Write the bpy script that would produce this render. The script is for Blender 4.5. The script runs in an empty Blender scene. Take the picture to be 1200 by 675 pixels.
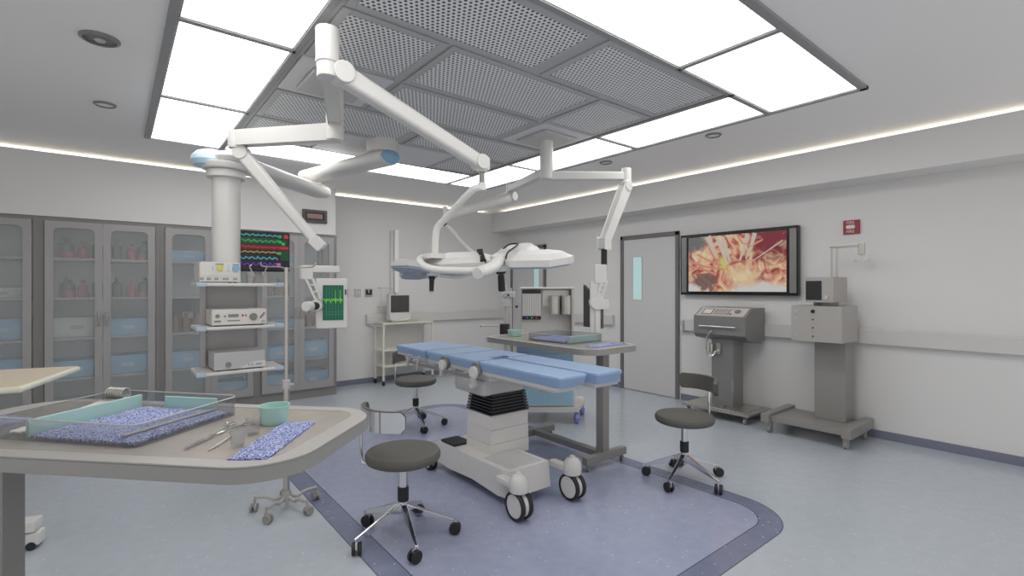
import bpy, bmesh, math, random
from mathutils import Vector, Matrix
random.seed(7)
PI = math.pi
sc = bpy.context.scene
COL = sc.collection

# ------------------------------------------------------------ camera, world, exposure
TH = math.atan2(465.0, 578.0)            # heading of the view, clockwise from +Y
cam_d = bpy.data.cameras.new('camera'); cam = bpy.data.objects.new('camera', cam_d)
COL.objects.link(cam); sc.camera = cam
cam_d.sensor_width = 36.0; cam_d.lens = 36.0 * 578.0 / 1200.0
cam_d.clip_start = 0.05; cam_d.clip_end = 60
cam.location = (0, 0, 1.4); cam.rotation_euler = (PI / 2, 0, -TH)
WORLD = 1.0
world = bpy.data.worlds.new('world'); sc.world = world; world.use_nodes = True
world.node_tree.nodes['Background'].inputs[0].default_value = (0.92, 0.91, 0.9, 1)
world.node_tree.nodes['Background'].inputs[1].default_value = WORLD
sc.view_settings.view_transform = 'Standard'; sc.view_settings.look = 'None'
sc.view_settings.gamma = 1.0; sc.view_settings.use_curve_mapping = False
sc.view_settings.exposure = -0.33
PANEL_STRENGTH = 5.8
COVE_STRENGTH = 13.0
try:
    sc.cycles.max_bounces = 8; sc.cycles.diffuse_bounces = 5; sc.cycles.transparent_max_bounces = 16
    sc.cycles.sample_clamp_indirect = 4.0; sc.cycles.caustics_reflective = False; sc.cycles.caustics_refractive = False
except Exception: pass

# ------------------------------------------------------------ materials
def srgb(r, g, b):
    f = lambda c: c / 12.92 if c <= 0.04045 else ((c + 0.055) / 1.055) ** 2.4
    return (f(r / 255), f(g / 255), f(b / 255), 1)
def mat(name, col, rough=0.5, metal=0.0, spec=0.5, noise=0.0, nscale=30.0, bump=0.0, emit=None, es=1.0, coat=0.0):
    m = bpy.data.materials.new(name); m.use_nodes = True
    nt = m.node_tree; p = nt.nodes['Principled BSDF']
    p.inputs['Base Color'].default_value = col
    p.inputs['Roughness'].default_value = rough; p.inputs['Metallic'].default_value = metal
    p.inputs['Specular IOR Level'].default_value = spec
    p.inputs['Coat Weight'].default_value = coat
    if noise or bump:
        tc = nt.nodes.new('ShaderNodeTexCoord'); n = nt.nodes.new('ShaderNodeTexNoise')
        n.inputs['Scale'].default_value = nscale; n.inputs['Detail'].default_value = 4
        nt.links.new(tc.outputs['Object'], n.inputs['Vector'])
        if noise:
            mr = nt.nodes.new('ShaderNodeMapRange')
            mr.inputs['To Min'].default_value = 1 - noise; mr.inputs['To Max'].default_value = 1 + noise
            nt.links.new(n.outputs['Fac'], mr.inputs['Value'])
            mx = nt.nodes.new('ShaderNodeVectorMath'); mx.operation = 'SCALE'
            mx.inputs[0].default_value = col[:3]
            nt.links.new(mr.outputs['Result'], mx.inputs['Scale'])
            nt.links.new(mx.outputs['Vector'], p.inputs['Base Color'])
        if bump:
            b = nt.nodes.new('ShaderNodeBump'); b.inputs['Strength'].default_value = bump; b.inputs['Distance'].default_value = 0.002
            nt.links.new(n.outputs['Fac'], b.inputs['Height']); nt.links.new(b.outputs['Normal'], p.inputs['Normal'])
    if emit:
        p.inputs['Emission Color'].default_value = emit; p.inputs['Emission Strength'].default_value = es
    return m
def glass_mat(name, tint, refl=0.35, rough=0.02, haze=0.0):
    m = bpy.data.materials.new(name); m.use_nodes = True; nt = m.node_tree
    for n in list(nt.nodes): nt.nodes.remove(n)
    o = nt.nodes.new('ShaderNodeOutputMaterial'); t = nt.nodes.new('ShaderNodeBsdfTransparent'); g = nt.nodes.new('ShaderNodeBsdfGlossy')
    fr = nt.nodes.new('ShaderNodeLayerWeight'); fr.inputs[0].default_value = .5; pw = nt.nodes.new('ShaderNodeMath'); pw.operation = 'POWER'; pw.inputs[1].default_value = 3.0; ml = nt.nodes.new('ShaderNodeMath'); ml.operation = 'MULTIPLY_ADD'; ml.inputs[2].default_value = .03; mx = nt.nodes.new('ShaderNodeMixShader')
    ml.inputs[1].default_value = refl
    t.inputs[0].default_value = tint; g.inputs['Roughness'].default_value = rough
    nt.links.new(fr.outputs[1], pw.inputs[0]); nt.links.new(pw.outputs[0], ml.inputs[0]); nt.links.new(ml.outputs[0], mx.inputs[0])
    if haze:
        df = nt.nodes.new('ShaderNodeBsdfDiffuse'); df.inputs[0].default_value = (.9, .91, .91, 1); hm = nt.nodes.new('ShaderNodeMixShader'); hm.inputs[0].default_value = haze
        nt.links.new(t.outputs[0], hm.inputs[1]); nt.links.new(df.outputs[0], hm.inputs[2]); nt.links.new(hm.outputs[0], mx.inputs[1])
    else: nt.links.new(t.outputs[0], mx.inputs[1])
    nt.links.new(g.outputs[0], mx.inputs[2]); nt.links.new(mx.outputs[0], o.inputs[0])
    return m
def emis(name, col, s=1.0):
    m = bpy.data.materials.new(name); m.use_nodes = True; nt = m.node_tree
    for n in list(nt.nodes): nt.nodes.remove(n)
    o = nt.nodes.new('ShaderNodeOutputMaterial'); e = nt.nodes.new('ShaderNodeEmission')
    e.inputs[0].default_value = col; e.inputs[1].default_value = s; nt.links.new(e.outputs[0], o.inputs[0]); return m

M = {}
M['wall'] = mat('wall_paint', srgb(226, 224, 222), 0.85, spec=0.2, noise=0.012, nscale=3)
M['ceil'] = mat('ceiling_paint', srgb(243, 240, 238), 0.9, spec=0.1, noise=0.01, nscale=2)
M['base'] = mat('baseboard_vinyl', srgb(122, 124, 142), 0.45, noise=0.03)
M['frame_dark'] = mat('door_frame_paint', srgb(112, 111, 112), 0.45, noise=0.02)
M['door'] = mat('door_laminate', srgb(208, 206, 206), 0.5, noise=0.015, nscale=8)
M['rail'] = mat('handrail_vinyl', srgb(212, 209, 206), 0.4, noise=0.01)
M['grid'] = mat('ceiling_grid_metal', srgb(180, 180, 181), 0.45, metal=0.0, noise=0.02)
M['grid_dark'] = mat('ceiling_grid_seam', srgb(150, 150, 151), 0.5)
M['panel'] = emis('light_panel_diffuser', (1.0, 0.995, 0.985, 1), PANEL_STRENGTH)
M['cove'] = emis('cove_light_strip', (1.0, 0.99, 0.88, 1), COVE_STRENGTH)
M['white'] = mat('white_enamel', srgb(218, 216, 212), 0.35, noise=0.012, nscale=12)
M['ringm'] = mat('downlight_ring_metal', srgb(140, 139, 137), .4, metal=.3)
M['brightwhite'] = mat('bright_white_enamel', srgb(248, 247, 245), .3)
M['white2'] = mat('off_white_plastic', srgb(216, 213, 209), 0.4, noise=0.012, nscale=12)
M['offgrey'] = mat('pale_grey_plastic', srgb(192, 190, 189), 0.4, noise=0.012)
M['plate'] = mat('grey_cover_plate', srgb(215, 215, 216), 0.5, noise=0.012)
M['steel'] = mat('grey_painted_steel', srgb(150, 147, 143), 0.42, metal=0.25, noise=0.03, nscale=9)
M['steel_lt'] = mat('light_grey_painted_steel', srgb(172, 168, 163), 0.42, metal=0.1, noise=0.03, nscale=9)
M['slab'] = mat('table_edge_painted_shade', srgb(150, 149, 147), .45, noise=.02)  # darker grey than the rim, shading of the table side put into colour
M['steel_dk'] = mat('dark_grey_steel', srgb(140, 139, 137), 0.36, metal=0.35, noise=0.03, nscale=7)
M['chrome'] = mat('polished_chrome', srgb(225, 225, 226), 0.10, metal=1.0)
M['brushed'] = mat('brushed_steel', srgb(196, 192, 186), 0.3, metal=0.9, noise=0.03, nscale=40)
M['black'] = mat('black_rubber', srgb(36, 35, 37), 0.5, noise=0.05)
M['black_gl'] = mat('black_gloss_plastic', srgb(30, 30, 33), 0.2, noise=0.03)
M['grey_wheel'] = mat('grey_caster_rubber', srgb(150, 148, 144), 0.5, noise=0.03)
M['seat'] = mat('charcoal_vinyl', srgb(92, 90, 85), 0.55, noise=0.05, nscale=25, bump=0.05)
M['cush'] = mat('blue_vinyl_pad', srgb(146, 172, 206), 0.4, noise=0.02, nscale=10, bump=0.03)
M['bluecap'] = mat('pale_blue_plastic', srgb(190, 218, 234), 0.35, noise=0.03)
M['bumper'] = mat('grey_blue_plastic', srgb(182, 196, 210), 0.4)
M['bluecap2'] = mat('mid_blue_plastic', srgb(140, 180, 210), 0.4, noise=0.03)
M['bin'] = mat('blue_storage_plastic', srgb(140, 182, 212), 0.45, noise=0.04, nscale=6)
M['binw'] = mat('white_storage_plastic', srgb(198, 198, 196), 0.5, noise=0.03, nscale=6)
M['cab'] = mat('cabinet_door_metal', srgb(163, 161, 160), 0.42, metal=0.1, noise=0.015)
M['cab_dk'] = mat('cabinet_carcass_metal', srgb(136, 133, 131), 0.45, metal=0.1, noise=0.02)
M['cab_in'] = mat('cabinet_interior', srgb(242, 243, 241), 0.7, noise=0.02)
M['glass'] = glass_mat('cabinet_glass', (0.95, 0.97, 0.97, 1), 0.2, 0.08, 0.13)  # diffuse white haze lightens the panes in place of light inside the cabinets
M['acryl'] = glass_mat('clear_acrylic', (0.82, 0.83, 0.84, 1), 0.5, 0.03, 0.06)
M['acryl_edge'] = mat('acrylic_edge', srgb(190, 190, 188), .2)
M['cup'] = glass_mat('clear_glass', (0.93, 0.93, 0.93, 1), 0.6, 0.02, 0.04)
M['mint'] = mat('mint_plastic', srgb(176, 212, 203), 0.45, noise=0.02, nscale=15)
M['anblue'] = mat('anaesthesia_blue', srgb(166, 202, 220), 0.42, noise=0.02)
M['anblue_dk'] = mat('anaesthesia_blue_upper', srgb(128, 158, 184), 0.42, noise=0.02)
M['purple'] = mat('periwinkle_rubber', srgb(140, 142, 205), 0.4, noise=0.04)
M['lens'] = mat('lamp_underside_plastic', srgb(160, 168, 188), 0.3, noise=0.03)
M['cream'] = mat('cream_enamel', srgb(222, 220, 205), 0.4, noise=0.015)
M['tan'] = mat('tan_tabletop', srgb(205, 192, 172), 0.5, noise=0.05, nscale=12)
M['red'] = mat('fire_sign_red', srgb(152, 52, 60), 0.4, noise=0.04)
M['redliq'] = mat('red_plastic_bottle', srgb(165, 72, 84), 0.4, noise=0.04)
M['dkbot'] = mat('dark_green_bottle', srgb(70, 80, 77), 0.35, noise=0.05)
M['amber'] = mat('amber_bottle', srgb(130, 88, 66), 0.35, noise=0.06)
M['darkbin'] = mat('dark_storage_box', srgb(70, 74, 74), 0.5, noise=0.06)
M['doorglass'] = mat('door_window_glass', srgb(196, 226, 226), 0.12, noise=0.03, nscale=4, emit=srgb(196, 232, 232), es=0.28)
M['screen_off'] = mat('dark_monitor_glass', srgb(78, 77, 75), 0.25, noise=0.03)
M['clockframe'] = mat('dark_clock_frame', srgb(72, 68, 68), .4)
M['clockface'] = mat('clock_display', srgb(150, 118, 112), 0.4, noise=0.04)
M['ivory'] = mat('ivory_label', srgb(225, 220, 212), 0.5)
M['scr_black'] = mat('vital_screen_black', srgb(24, 24, 30), 0.3, emit=srgb(30, 24, 36), es=0.5)
M['scr_green'] = mat('ecg_screen_green', srgb(10, 80, 64), 0.3, noise=0.12, nscale=20, emit=srgb(10, 86, 66), es=0.3)
for n, c in (('trace_cyan', (90, 220, 230)), ('trace_green', (70, 200, 110)), ('trace_red', (220, 60, 70)), ('trace_yellow', (215, 205, 110)), ('trace_purple', (135, 60, 215)), ('trace_lime', (130, 230, 70)), ('trace_maroon', (120, 32, 44)), ('trace_darkgreen', (20, 84, 44)), ('trace_pink', (235, 120, 200))):
    M[n] = mat(n, srgb(*[v * .8 for v in c]), 0.4, emit=srgb(*[v * .85 for v in c]), es=0.42)

def floor_mat():
    m = bpy.data.materials.new('floor_vinyl'); m.use_nodes = True; nt = m.node_tree; L = nt.links
    p = nt.nodes['Principled BSDF']; N = nt.nodes.new
    tc = N('ShaderNodeTexCoord'); sx = N('ShaderNodeSeparateXYZ'); L.new(tc.outputs['Object'], sx.inputs[0])
    def mth(op, a, b=None):
        n = N('ShaderNodeMath'); n.operation = op
        for i, v in enumerate((a, b)):
            if v is None: continue
            if isinstance(v, (int, float)): n.inputs[i].default_value = v
            else: L.new(v, n.inputs[i])
        return n.outputs[0]
    CX, CY, HX, HY, r = 2.14, 3.215, 1.145, 1.98, 0.36
    qx = mth('ADD', mth('ABSOLUTE', mth('SUBTRACT', sx.outputs[0], CX)), -HX + r)
    qy = mth('ADD', mth('ABSOLUTE', mth('SUBTRACT', sx.outputs[1], CY)), -HY + r)
    mx_, my_ = mth('MAXIMUM', qx, 0.0), mth('MAXIMUM', qy, 0.0)
    ln = mth('SQRT', mth('ADD', mth('MULTIPLY', mx_, mx_), mth('MULTIPLY', my_, my_)))
    d = mth('SUBTRACT', mth('ADD', ln, mth('MINIMUM', mth('MAXIMUM', qx, qy), 0.0)), r)
    inband = mth('LESS_THAN', d, 0.0); inner = mth('LESS_THAN', d, -0.13)
    seam = mth('MAXIMUM', mth('LESS_THAN', mth('ABSOLUTE', d), 0.003), mth('LESS_THAN', mth('ABSOLUTE', mth('ADD', d, 0.13)), 0.003))
    nz = N('ShaderNodeTexNoise'); nz.inputs['Scale'].default_value = 14; nz.inputs['Detail'].default_value = 6; L.new(tc.outputs['Object'], nz.inputs['Vector'])
    def shade(c, a):
        mr = N('ShaderNodeMapRange'); mr.inputs['From Min'].default_value = .3; mr.inputs['From Max'].default_value = .7
        mr.inputs['To Min'].default_value = 1 - a; mr.inputs['To Max'].default_value = 1 + a; L.new(nz.outputs['Fac'], mr.inputs['Value'])
        v = N('ShaderNodeVectorMath'); v.operation = 'SCALE'; v.inputs[0].default_value = c[:3]; L.new(mr.outputs['Result'], v.inputs['Scale']); return v.outputs[0]
    def mix(f, a, b):
        n = N('ShaderNodeMix'); n.data_type = 'RGBA'; L.new(f, n.inputs[0])
        for s, v in ((6, a), (7, b)):
            if isinstance(v, tuple): n.inputs[s].default_value = v
            else: L.new(v, n.inputs[s])
        return n.outputs[2]
    outer = shade(FLOOR_OUT, .035); band = shade(FLOOR_BAND, .07); inn = shade(FLOOR_IN, .05)
    c = mix(inner, mix(inband, outer, band), inn)
    vo = N('ShaderNodeTexVoronoi'); vo.inputs['Scale'].default_value = 19; vo.inputs['Randomness'].default_value = 1
    L.new(tc.outputs['Object'], vo.inputs['Vector'])
    n2 = N('ShaderNodeTexNoise'); n2.inputs['Scale'].default_value = 45; L.new(tc.outputs['Object'], n2.inputs['Vector'])
    fl = mth('LESS_THAN', mth('ADD', vo.outputs['Distance'], mth('MULTIPLY', n2.outputs['Fac'], .20)), 0.20)
    c = mix(mth('MULTIPLY', fl, .5), c, srgb(225, 228, 236))
    c = mix(mth('MULTIPLY', seam, .75), c, srgb(45, 48, 62))
    L.new(c, p.inputs['Base Color'])
    p.inputs['Roughness'].default_value = 0.17; p.inputs['Specular IOR Level'].default_value = 0.5
    return m
FLOOR_OUT = srgb(182, 189, 197); FLOOR_IN = srgb(160, 166, 190); FLOOR_BAND = srgb(120, 127, 152)
M['floor'] = floor_mat()

def perf_mat():
    m = bpy.data.materials.new('perforated_metal'); m.use_nodes = True; nt = m.node_tree; L = nt.links; N = nt.nodes.new
    p = nt.nodes['Principled BSDF']; tc = N('ShaderNodeTexCoord')
    pitch = 0.0295
    def mth(op, a, b=None):
        n = N('ShaderNodeMath'); n.operation = op
        for i, v in enumerate((a, b)):
            if v is None: continue
            if isinstance(v, (int, float)): n.inputs[i].default_value = v
            else: L.new(v, n.inputs[i])
        return n.outputs[0]
    sx = N('ShaderNodeSeparateXYZ'); L.new(tc.outputs['Object'], sx.inputs[0])
    def lat(ox, oy):
        fx = mth('SUBTRACT', mth('MODULO', mth('ADD', sx.outputs[0], 10 + ox), pitch), pitch / 2)
        fy = mth('SUBTRACT', mth('MODULO', mth('ADD', sx.outputs[1], 10 + oy), pitch * 1.78), pitch * .89)
        return mth('ADD', mth('MULTIPLY', fx, fx), mth('MULTIPLY', fy, fy))
    dd = mth('SQRT', mth('MINIMUM', lat(0, 0), lat(pitch / 2, pitch * .89)))
    hole = mth('LESS_THAN', dd, 0.0082)
    mx = N('ShaderNodeMix'); mx.data_type = 'RGBA'; L.new(hole, mx.inputs[0])
    mx.inputs[6].default_value = srgb(235, 235, 235); mx.inputs[7].default_value = srgb(64, 64, 67)
    L.new(mx.outputs[2], p.inputs['Base Color']); p.inputs['Roughness'].default_value = .5
    return m
M['perf'] = perf_mat()

def fabric_mat():
    m = bpy.data.materials.new('blue_patterned_towel'); m.use_nodes = True; nt = m.node_tree; L = nt.links; N = nt.nodes.new
    p = nt.nodes['Principled BSDF']; tc = N('ShaderNodeTexCoord')
    w = N('ShaderNodeTexWave'); w.inputs['Scale'].default_value = 26; w.inputs['Distortion'].default_value = 14; w.inputs['Detail'].default_value = 2; w.inputs['Detail Scale'].default_value = 3.5
    L.new(tc.outputs['Object'], w.inputs['Vector'])
    n = N('ShaderNodeTexNoise'); n.inputs['Scale'].default_value = 190; L.new(tc.outputs['Object'], n.inputs['Vector'])
    a = N('ShaderNodeMath'); a.operation = 'ADD'; L.new(w.outputs['Fac'], a.inputs[0]); L.new(n.outputs['Fac'], a.inputs[1])
    r = N('ShaderNodeValToRGB'); L.new(a.outputs[0], r.inputs[0])
    a2 = N('ShaderNodeMath'); a2.operation = 'MULTIPLY'; a2.inputs[1].default_value = .62; L.new(a.outputs[0], a2.inputs[0]); L.new(a2.outputs[0], r.inputs[0])
    e = r.color_ramp.elements; e[0].position = .28; e[0].color = srgb(52, 62, 146); e[1].position = .8; e[1].color = srgb(198, 206, 228)
    x = e.new(.52); x.color = srgb(98, 112, 184)
    L.new(r.outputs[0], p.inputs['Base Color']); p.inputs['Roughness'].default_value = .9
    b = N('ShaderNodeBump'); b.inputs['Strength'].default_value = .5; b.inputs['Distance'].default_value = .003; L.new(a.outputs[0], b.inputs['Height']); L.new(b.outputs[0], p.inputs['Normal'])
    return m
M['fabric'] = fabric_mat()
M['tabletop'] = mat('mottled_steel_inset', srgb(168, 160, 151), 0.25, metal=0.15, noise=0.22, nscale=9)  # noise mottles the tone of the inset

def surgery_mat():
    m = bpy.data.materials.new('surgery_video'); m.use_nodes = True; nt = m.node_tree; L = nt.links; N = nt.nodes.new
    p = nt.nodes['Principled BSDF']; tc = N('ShaderNodeTexCoord'); mp = N('ShaderNodeMapping')
    L.new(tc.outputs['Object'], mp.inputs[0])
    n0 = N('ShaderNodeTexNoise'); n0.inputs['Scale'].default_value = 5.6; n0.inputs['Detail'].default_value = 5; n0.inputs['Distortion'].default_value = 2.2; L.new(mp.outputs[0], n0.inputs['Vector'])
    r = N('ShaderNodeValToRGB'); L.new(n0.outputs['Fac'], r.inputs[0]); e = r.color_ramp.elements
    e[0].position = .27; e[0].color = srgb(120, 50, 52); e[1].position = .72; e[1].color = srgb(235, 222, 200)
    for q, c in ((.38, (165, 74, 68)), (.45, (206, 128, 104)), (.52, (224, 172, 144)), (.61, (228, 202, 150))):
        x = e.new(q); x.color = srgb(*c)
    # soft places of the picture: white cloth bottom right, dark red top right, grey top left
    sx = N('ShaderNodeSeparateXYZ'); L.new(tc.outputs['Object'], sx.inputs[0])
    def mth(op, a, b=None, c=None):
        n = N('ShaderNodeMath'); n.operation = op
        for i, v in enumerate((a, b, c)):
            if v is None: continue
            if isinstance(v, (int, float)): n.inputs[i].default_value = v
            else: L.new(v, n.inputs[i])
        return n.outputs[0]
    def blend(f, a, col):
        n = N('ShaderNodeMix'); n.data_type = 'RGBA'; n.clamp_factor = True; L.new(f, n.inputs[0]); L.new(a, n.inputs[6]); n.inputs[7].default_value = srgb(*col); return n.outputs[2]
    def region(u, v, su, sv, k):   # 1 inside an ellipse around (u,v), soft rim broken by noise
        a = mth('DIVIDE', mth('SUBTRACT', sx.outputs[1], u), su); b = mth('DIVIDE', mth('SUBTRACT', sx.outputs[2], v), sv)
        dd = mth('SQRT', mth('ADD', mth('MULTIPLY', a, a), mth('MULTIPLY', b, b)))
        dd = mth('ADD', dd, mth('MULTIPLY', mth('SUBTRACT', n0.outputs['Fac'], .5), 1.3))
        return mth('MULTIPLY', mth('SUBTRACT', 1.0, dd), k)
    c = r.outputs[0]
    c = blend(region(-.42, .26, .34, .34, 1.6), c, (128, 30, 46))
    c = blend(region(.50, .27, .22, .16, 2.2), c, (112, 108, 110))
    c = blend(region(.36, -.22, .17, .13, 3.0), c, (128, 92, 88))
    c = blend(region(-.1, -.16, .2, .16, 1.1), c, (236, 214, 170))
    c = blend(region(.12, .0, .07, .10, 1.6), c, (214, 204, 110))
    c = blend(region(-.36, -.38, .52, .17, 3.5), c, (218, 214, 210))
    c = blend(region(.52, -.36, .16, .14, 3.0), c, (224, 216, 212))
    p.inputs['Base Color'].default_value = (.02, .02, .02, 1); p.inputs['Roughness'].default_value = .3
    L.new(c, p.inputs['Emission Color']); p.inputs['Emission Strength'].default_value = .85
    return m
M['surgery'] = surgery_mat()

# ------------------------------------------------------------ mesh helpers
class G:
    def __init__(s, T=None): s.bm = bmesh.new(); s.T = T or Matrix()
    def _mark(s): return set(s.bm.verts)
    def _new(s, old, T=None):
        vs = [v for v in s.bm.verts if v not in old]
        if T is not None: bmesh.ops.transform(s.bm, matrix=T, verts=vs)
        return vs
    def _bev(s, old, w, seg=2, ang=0.5):
        if w <= 0: return
        es = []
        for e in s.bm.edges:
            if e.verts[0] in old or e.verts[1] in old: continue
            if len(e.link_faces) == 2 and e.calc_face_angle(0) > ang: es.append(e)
        if es: bmesh.ops.bevel(s.bm, geom=es, offset=w, segments=seg, affect='EDGES', profile=0.5, clamp_overlap=True)
    def box(s, c, d, bev=0.0, rot=None, seg=2):
        old = s._mark(); bmesh.ops.create_cube(s.bm, size=1.0)
        s._new(old, Matrix.Diagonal((d[0], d[1], d[2], 1)))
        s._bev(old, bev, seg)
        T = Matrix.Translation(c)
        if rot is not None: T = T @ rot
        s._new(old, T); return s
    def b2(s, x0, x1, y0, y1, z0, z1, bev=0.0, seg=2):
        return s.box(((x0 + x1) / 2, (y0 + y1) / 2, (z0 + z1) / 2), (abs(x1 - x0), abs(y1 - y0), abs(z1 - z0)), bev, None, seg)
    def beam(s, p0, p1, w, h, w1=None, h1=None, bev=0.01, up=(0, 0, 1), seg=2):
        p0, p1 = Vector(p0), Vector(p1); a = p1 - p0; L = a.length; a.normalize()
        u = Vector(up); sd = u.cross(a)
        if sd.length < 1e-4: sd = Vector((1, 0, 0)).cross(a)
        sd.normalize(); u = a.cross(sd).normalized()
        w1 = w if w1 is None else w1; h1 = h if h1 is None else h1
        old = s._mark(); bmesh.ops.create_cube(s.bm, size=1.0)
        for v in s._new(old):
            t = v.co.x + .5; ww = w + (w1 - w) * t; hh = h + (h1 - h) * t
            v.co = p0 + a * (L * t) + sd * (v.co.y * ww) + u * (v.co.z * hh)
        s._bev(old, bev, seg); return s
    def cyl(s, p0, p1, r, r1=None, seg=24, bev=0.0):
        p0, p1 = Vector(p0), Vector(p1); a = p1 - p0; r1 = r if r1 is None else r1
        old = s._mark()
        bmesh.ops.create_cone(s.bm, cap_ends=True, segments=seg, radius1=r, radius2=r1, depth=a.length)
        s._bev(old, bev, 2, 0.9)
        q = Vector((0, 0, 1)).rotation_difference(a.normalized()).to_matrix().to_4x4()
        s._new(old, Matrix.Translation((p0 + p1) / 2) @ q); return s
    def ball(s, c, r, sc_=(1, 1, 1), seg=20):
        old = s._mark(); bmesh.ops.create_uvsphere(s.bm, u_segments=seg, v_segments=max(6, seg // 2), radius=r)
        s._new(old, Matrix.Translation(c) @ Matrix.Diagonal((*sc_, 1))); return s
    def lathe(s, c, prof, seg=28, axis=None):
        old = s._mark(); rings = []
        for (r, z) in prof:
            if r < 1e-5: rings.append([s.bm.verts.new((0, 0, z))])
            else: rings.append([s.bm.verts.new((r * math.cos(2 * PI * k / seg), r * math.sin(2 * PI * k / seg), z)) for k in range(seg)])
        for a, b in zip(rings, rings[1:]):
            for k in range(seg):
                k2 = (k + 1) % seg
                if len(a) == 1 and len(b) == 1: continue
                if len(a) == 1: s.bm.faces.new((a[0], b[k2], b[k]))
                elif len(b) == 1: s.bm.faces.new((a[k], a[k2], b[0]))
                else: s.bm.faces.new((a[k], a[k2], b[k2], b[k]))
        T = Matrix.Translation(c)
        if axis is not None: T = T @ Vector((0, 0, 1)).rotation_difference(Vector(axis).normalized()).to_matrix().to_4x4()
        s._new(old, T); return s
    def tube(s, pts, r, seg=10, closed=False, smooth=0):
        P = [Vector(p) for p in pts]
        for _ in range(smooth):
            Q = [] if closed else [P[0]]
            n = len(P)
            for i in range(n if closed else n - 1):
                a, b = P[i], P[(i + 1) % n]; Q += [a * .75 + b * .25, a * .25 + b * .75]
            if not closed: Q.append(P[-1])
            P = Q
        n = len(P); rings = []; nrm = None
        for i in range(n):
            if closed: t = P[(i + 1) % n] - P[i - 1]
            else: t = P[min(i + 1, n - 1)] - P[max(i - 1, 0)]
            t.normalize()
            if nrm is None:
                nrm = t.cross(Vector((0, 0, 1)))
                if nrm.length < 1e-3: nrm = t.cross(Vector((1, 0, 0)))
            nrm = (nrm - t * nrm.dot(t)).normalized(); bn = t.cross(nrm)
            rr = r[i] if isinstance(r, (list, tuple)) else r
            rings.append([s.bm.verts.new(P[i] + (nrm * math.cos(2 * PI * k / seg) + bn * math.sin(2 * PI * k / seg)) * rr) for k in range(seg)])
        m = n if closed else n - 1
        for i in range(m):
            a, b = rings[i], rings[(i + 1) % n]
            for k in range(seg): s.bm.faces.new((a[k], a[(k + 1) % seg], b[(k + 1) % seg], b[k]))
        if not closed: s.bm.faces.new(rings[0][::-1]); s.bm.faces.new(rings[-1])
        return s
    def prism(s, poly, z0, z1, bev=0.0, T=None, top=1.0, seg=2):
        old = s._mark(); n = len(poly)
        cx = sum(p[0] for p in poly) / n; cy = sum(p[1] for p in poly) / n
        a = [s.bm.verts.new((x, y, z0)) for x, y in poly]
        b = [s.bm.verts.new((cx + (x - cx) * top, cy + (y - cy) * top, z1)) for x, y in poly]
        s.bm.faces.new(a[::-1]); s.bm.faces.new(b)
        for k in range(n): s.bm.faces.new((a[k], a[(k + 1) % n], b[(k + 1) % n], b[k]))
        s._bev(old, bev, seg, 0.6)
        if T is not None: s._new(old, T)
        return s
    def frame(s, x0, x1, z0, z1, bd, r, y0, y1, top=None, bot=None):
        """plate in the XZ plane with a rounded window"""
        top = bd if top is None else top; bot = bd if bot is None else bot
        inn = rrect(x0 + bd, x1 - bd, z0 + bot, z1 - top, r, 6); out = rrect(x0, x1, z0, z1, 0.0005, 6)
        V = [[s.bm.verts.new((x, y, z)) for x, z in L] for L, y in ((out, y0), (inn, y0), (inn, y1), (out, y1))]
        n = len(inn)
        for i in range(4):
            a, b = V[i], V[(i + 1) % 4]
            for k in range(n): s.bm.faces.new((a[k], b[k], b[(k + 1) % n], a[(k + 1) % n]))
        return s
    def done(s, name, m, parent=None, world=False, kind=None, label=None, smooth=True):
        if s.T != Matrix(): bmesh.ops.transform(s.bm, matrix=s.T, verts=s.bm.verts[:])
        if world and parent is not None:
            bmesh.ops.transform(s.bm, matrix=wm(parent).inverted(), verts=s.bm.verts[:])
        bmesh.ops.recalc_face_normals(s.bm, faces=s.bm.faces[:])
        if smooth:
            for f in s.bm.faces: f.smooth = True
            for e in s.bm.edges:
                if len(e.link_faces) != 2 or e.calc_face_angle(0) > 0.6: e.smooth = False
        me = bpy.data.meshes.new(name); s.bm.to_mesh(me); s.bm.free()
        me.materials.append(M[m] if isinstance(m, str) else m)
        o = bpy.data.objects.new(name, me); COL.objects.link(o)
        if smooth and len(me.polygons) < 4000:
            wn = o.modifiers.new('weighted_normal', 'WEIGHTED_NORMAL'); wn.keep_sharp = True; wn.weight = 80
        if parent is not None: o.parent = parent
        if kind: o['kind'] = kind
        if label: o['label'] = label
        return o
def wm(o):
    T = Matrix.LocRotScale(o.location, o.rotation_euler, o.scale)
    return wm(o.parent) @ T if o.parent else T
def rrect(x0, x1, y0, y1, r, n=6):
    r = min(r, (x1 - x0) / 2 - 1e-4, (y1 - y0) / 2 - 1e-4); P = []
    for cx, cy, a0 in ((x1 - r, y1 - r, 0), (x0 + r, y1 - r, 90), (x0 + r, y0 + r, 180), (x1 - r, y0 + r, 270)):
        for k in range(n + 1):
            a = math.radians(a0 + 90 * k / n); P.append((cx + r * math.cos(a), cy + r * math.sin(a)))
    return P
def thing(name, label, cat, loc=(0, 0, 0), rz=0.0, group=None):
    o = bpy.data.objects.new(name, None); COL.objects.link(o); o.location = loc; o.rotation_euler = (0, 0, rz)
    o.empty_display_size = .1; o['label'] = label; o['category'] = cat
    if group: o['group'] = group
    return o
def tag(o, label, cat, group=None):
    o['label'] = label; o['category'] = cat
    if group: o['group'] = group
    return o
def dup(root, loc=None, rz=None, label=None):
    def cp(o, par):
        c = o.copy(); COL.objects.link(c); c.parent = par
        for ch in [q for q in KIDS.get(o.name, [])]: cp(ch, c)
        return c
    KIDS = {}
    for o in list(COL.objects):
        if o.parent: KIDS.setdefault(o.parent.name, []).append(o)
    c = cp(root, None)
    if loc is not None: c.location = loc
    if rz is not None: c.rotation_euler = (0, 0, rz)
    if label: c['label'] = label
    return c
def struct(g, name, m): return g.done(name, m, kind='structure')
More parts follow.
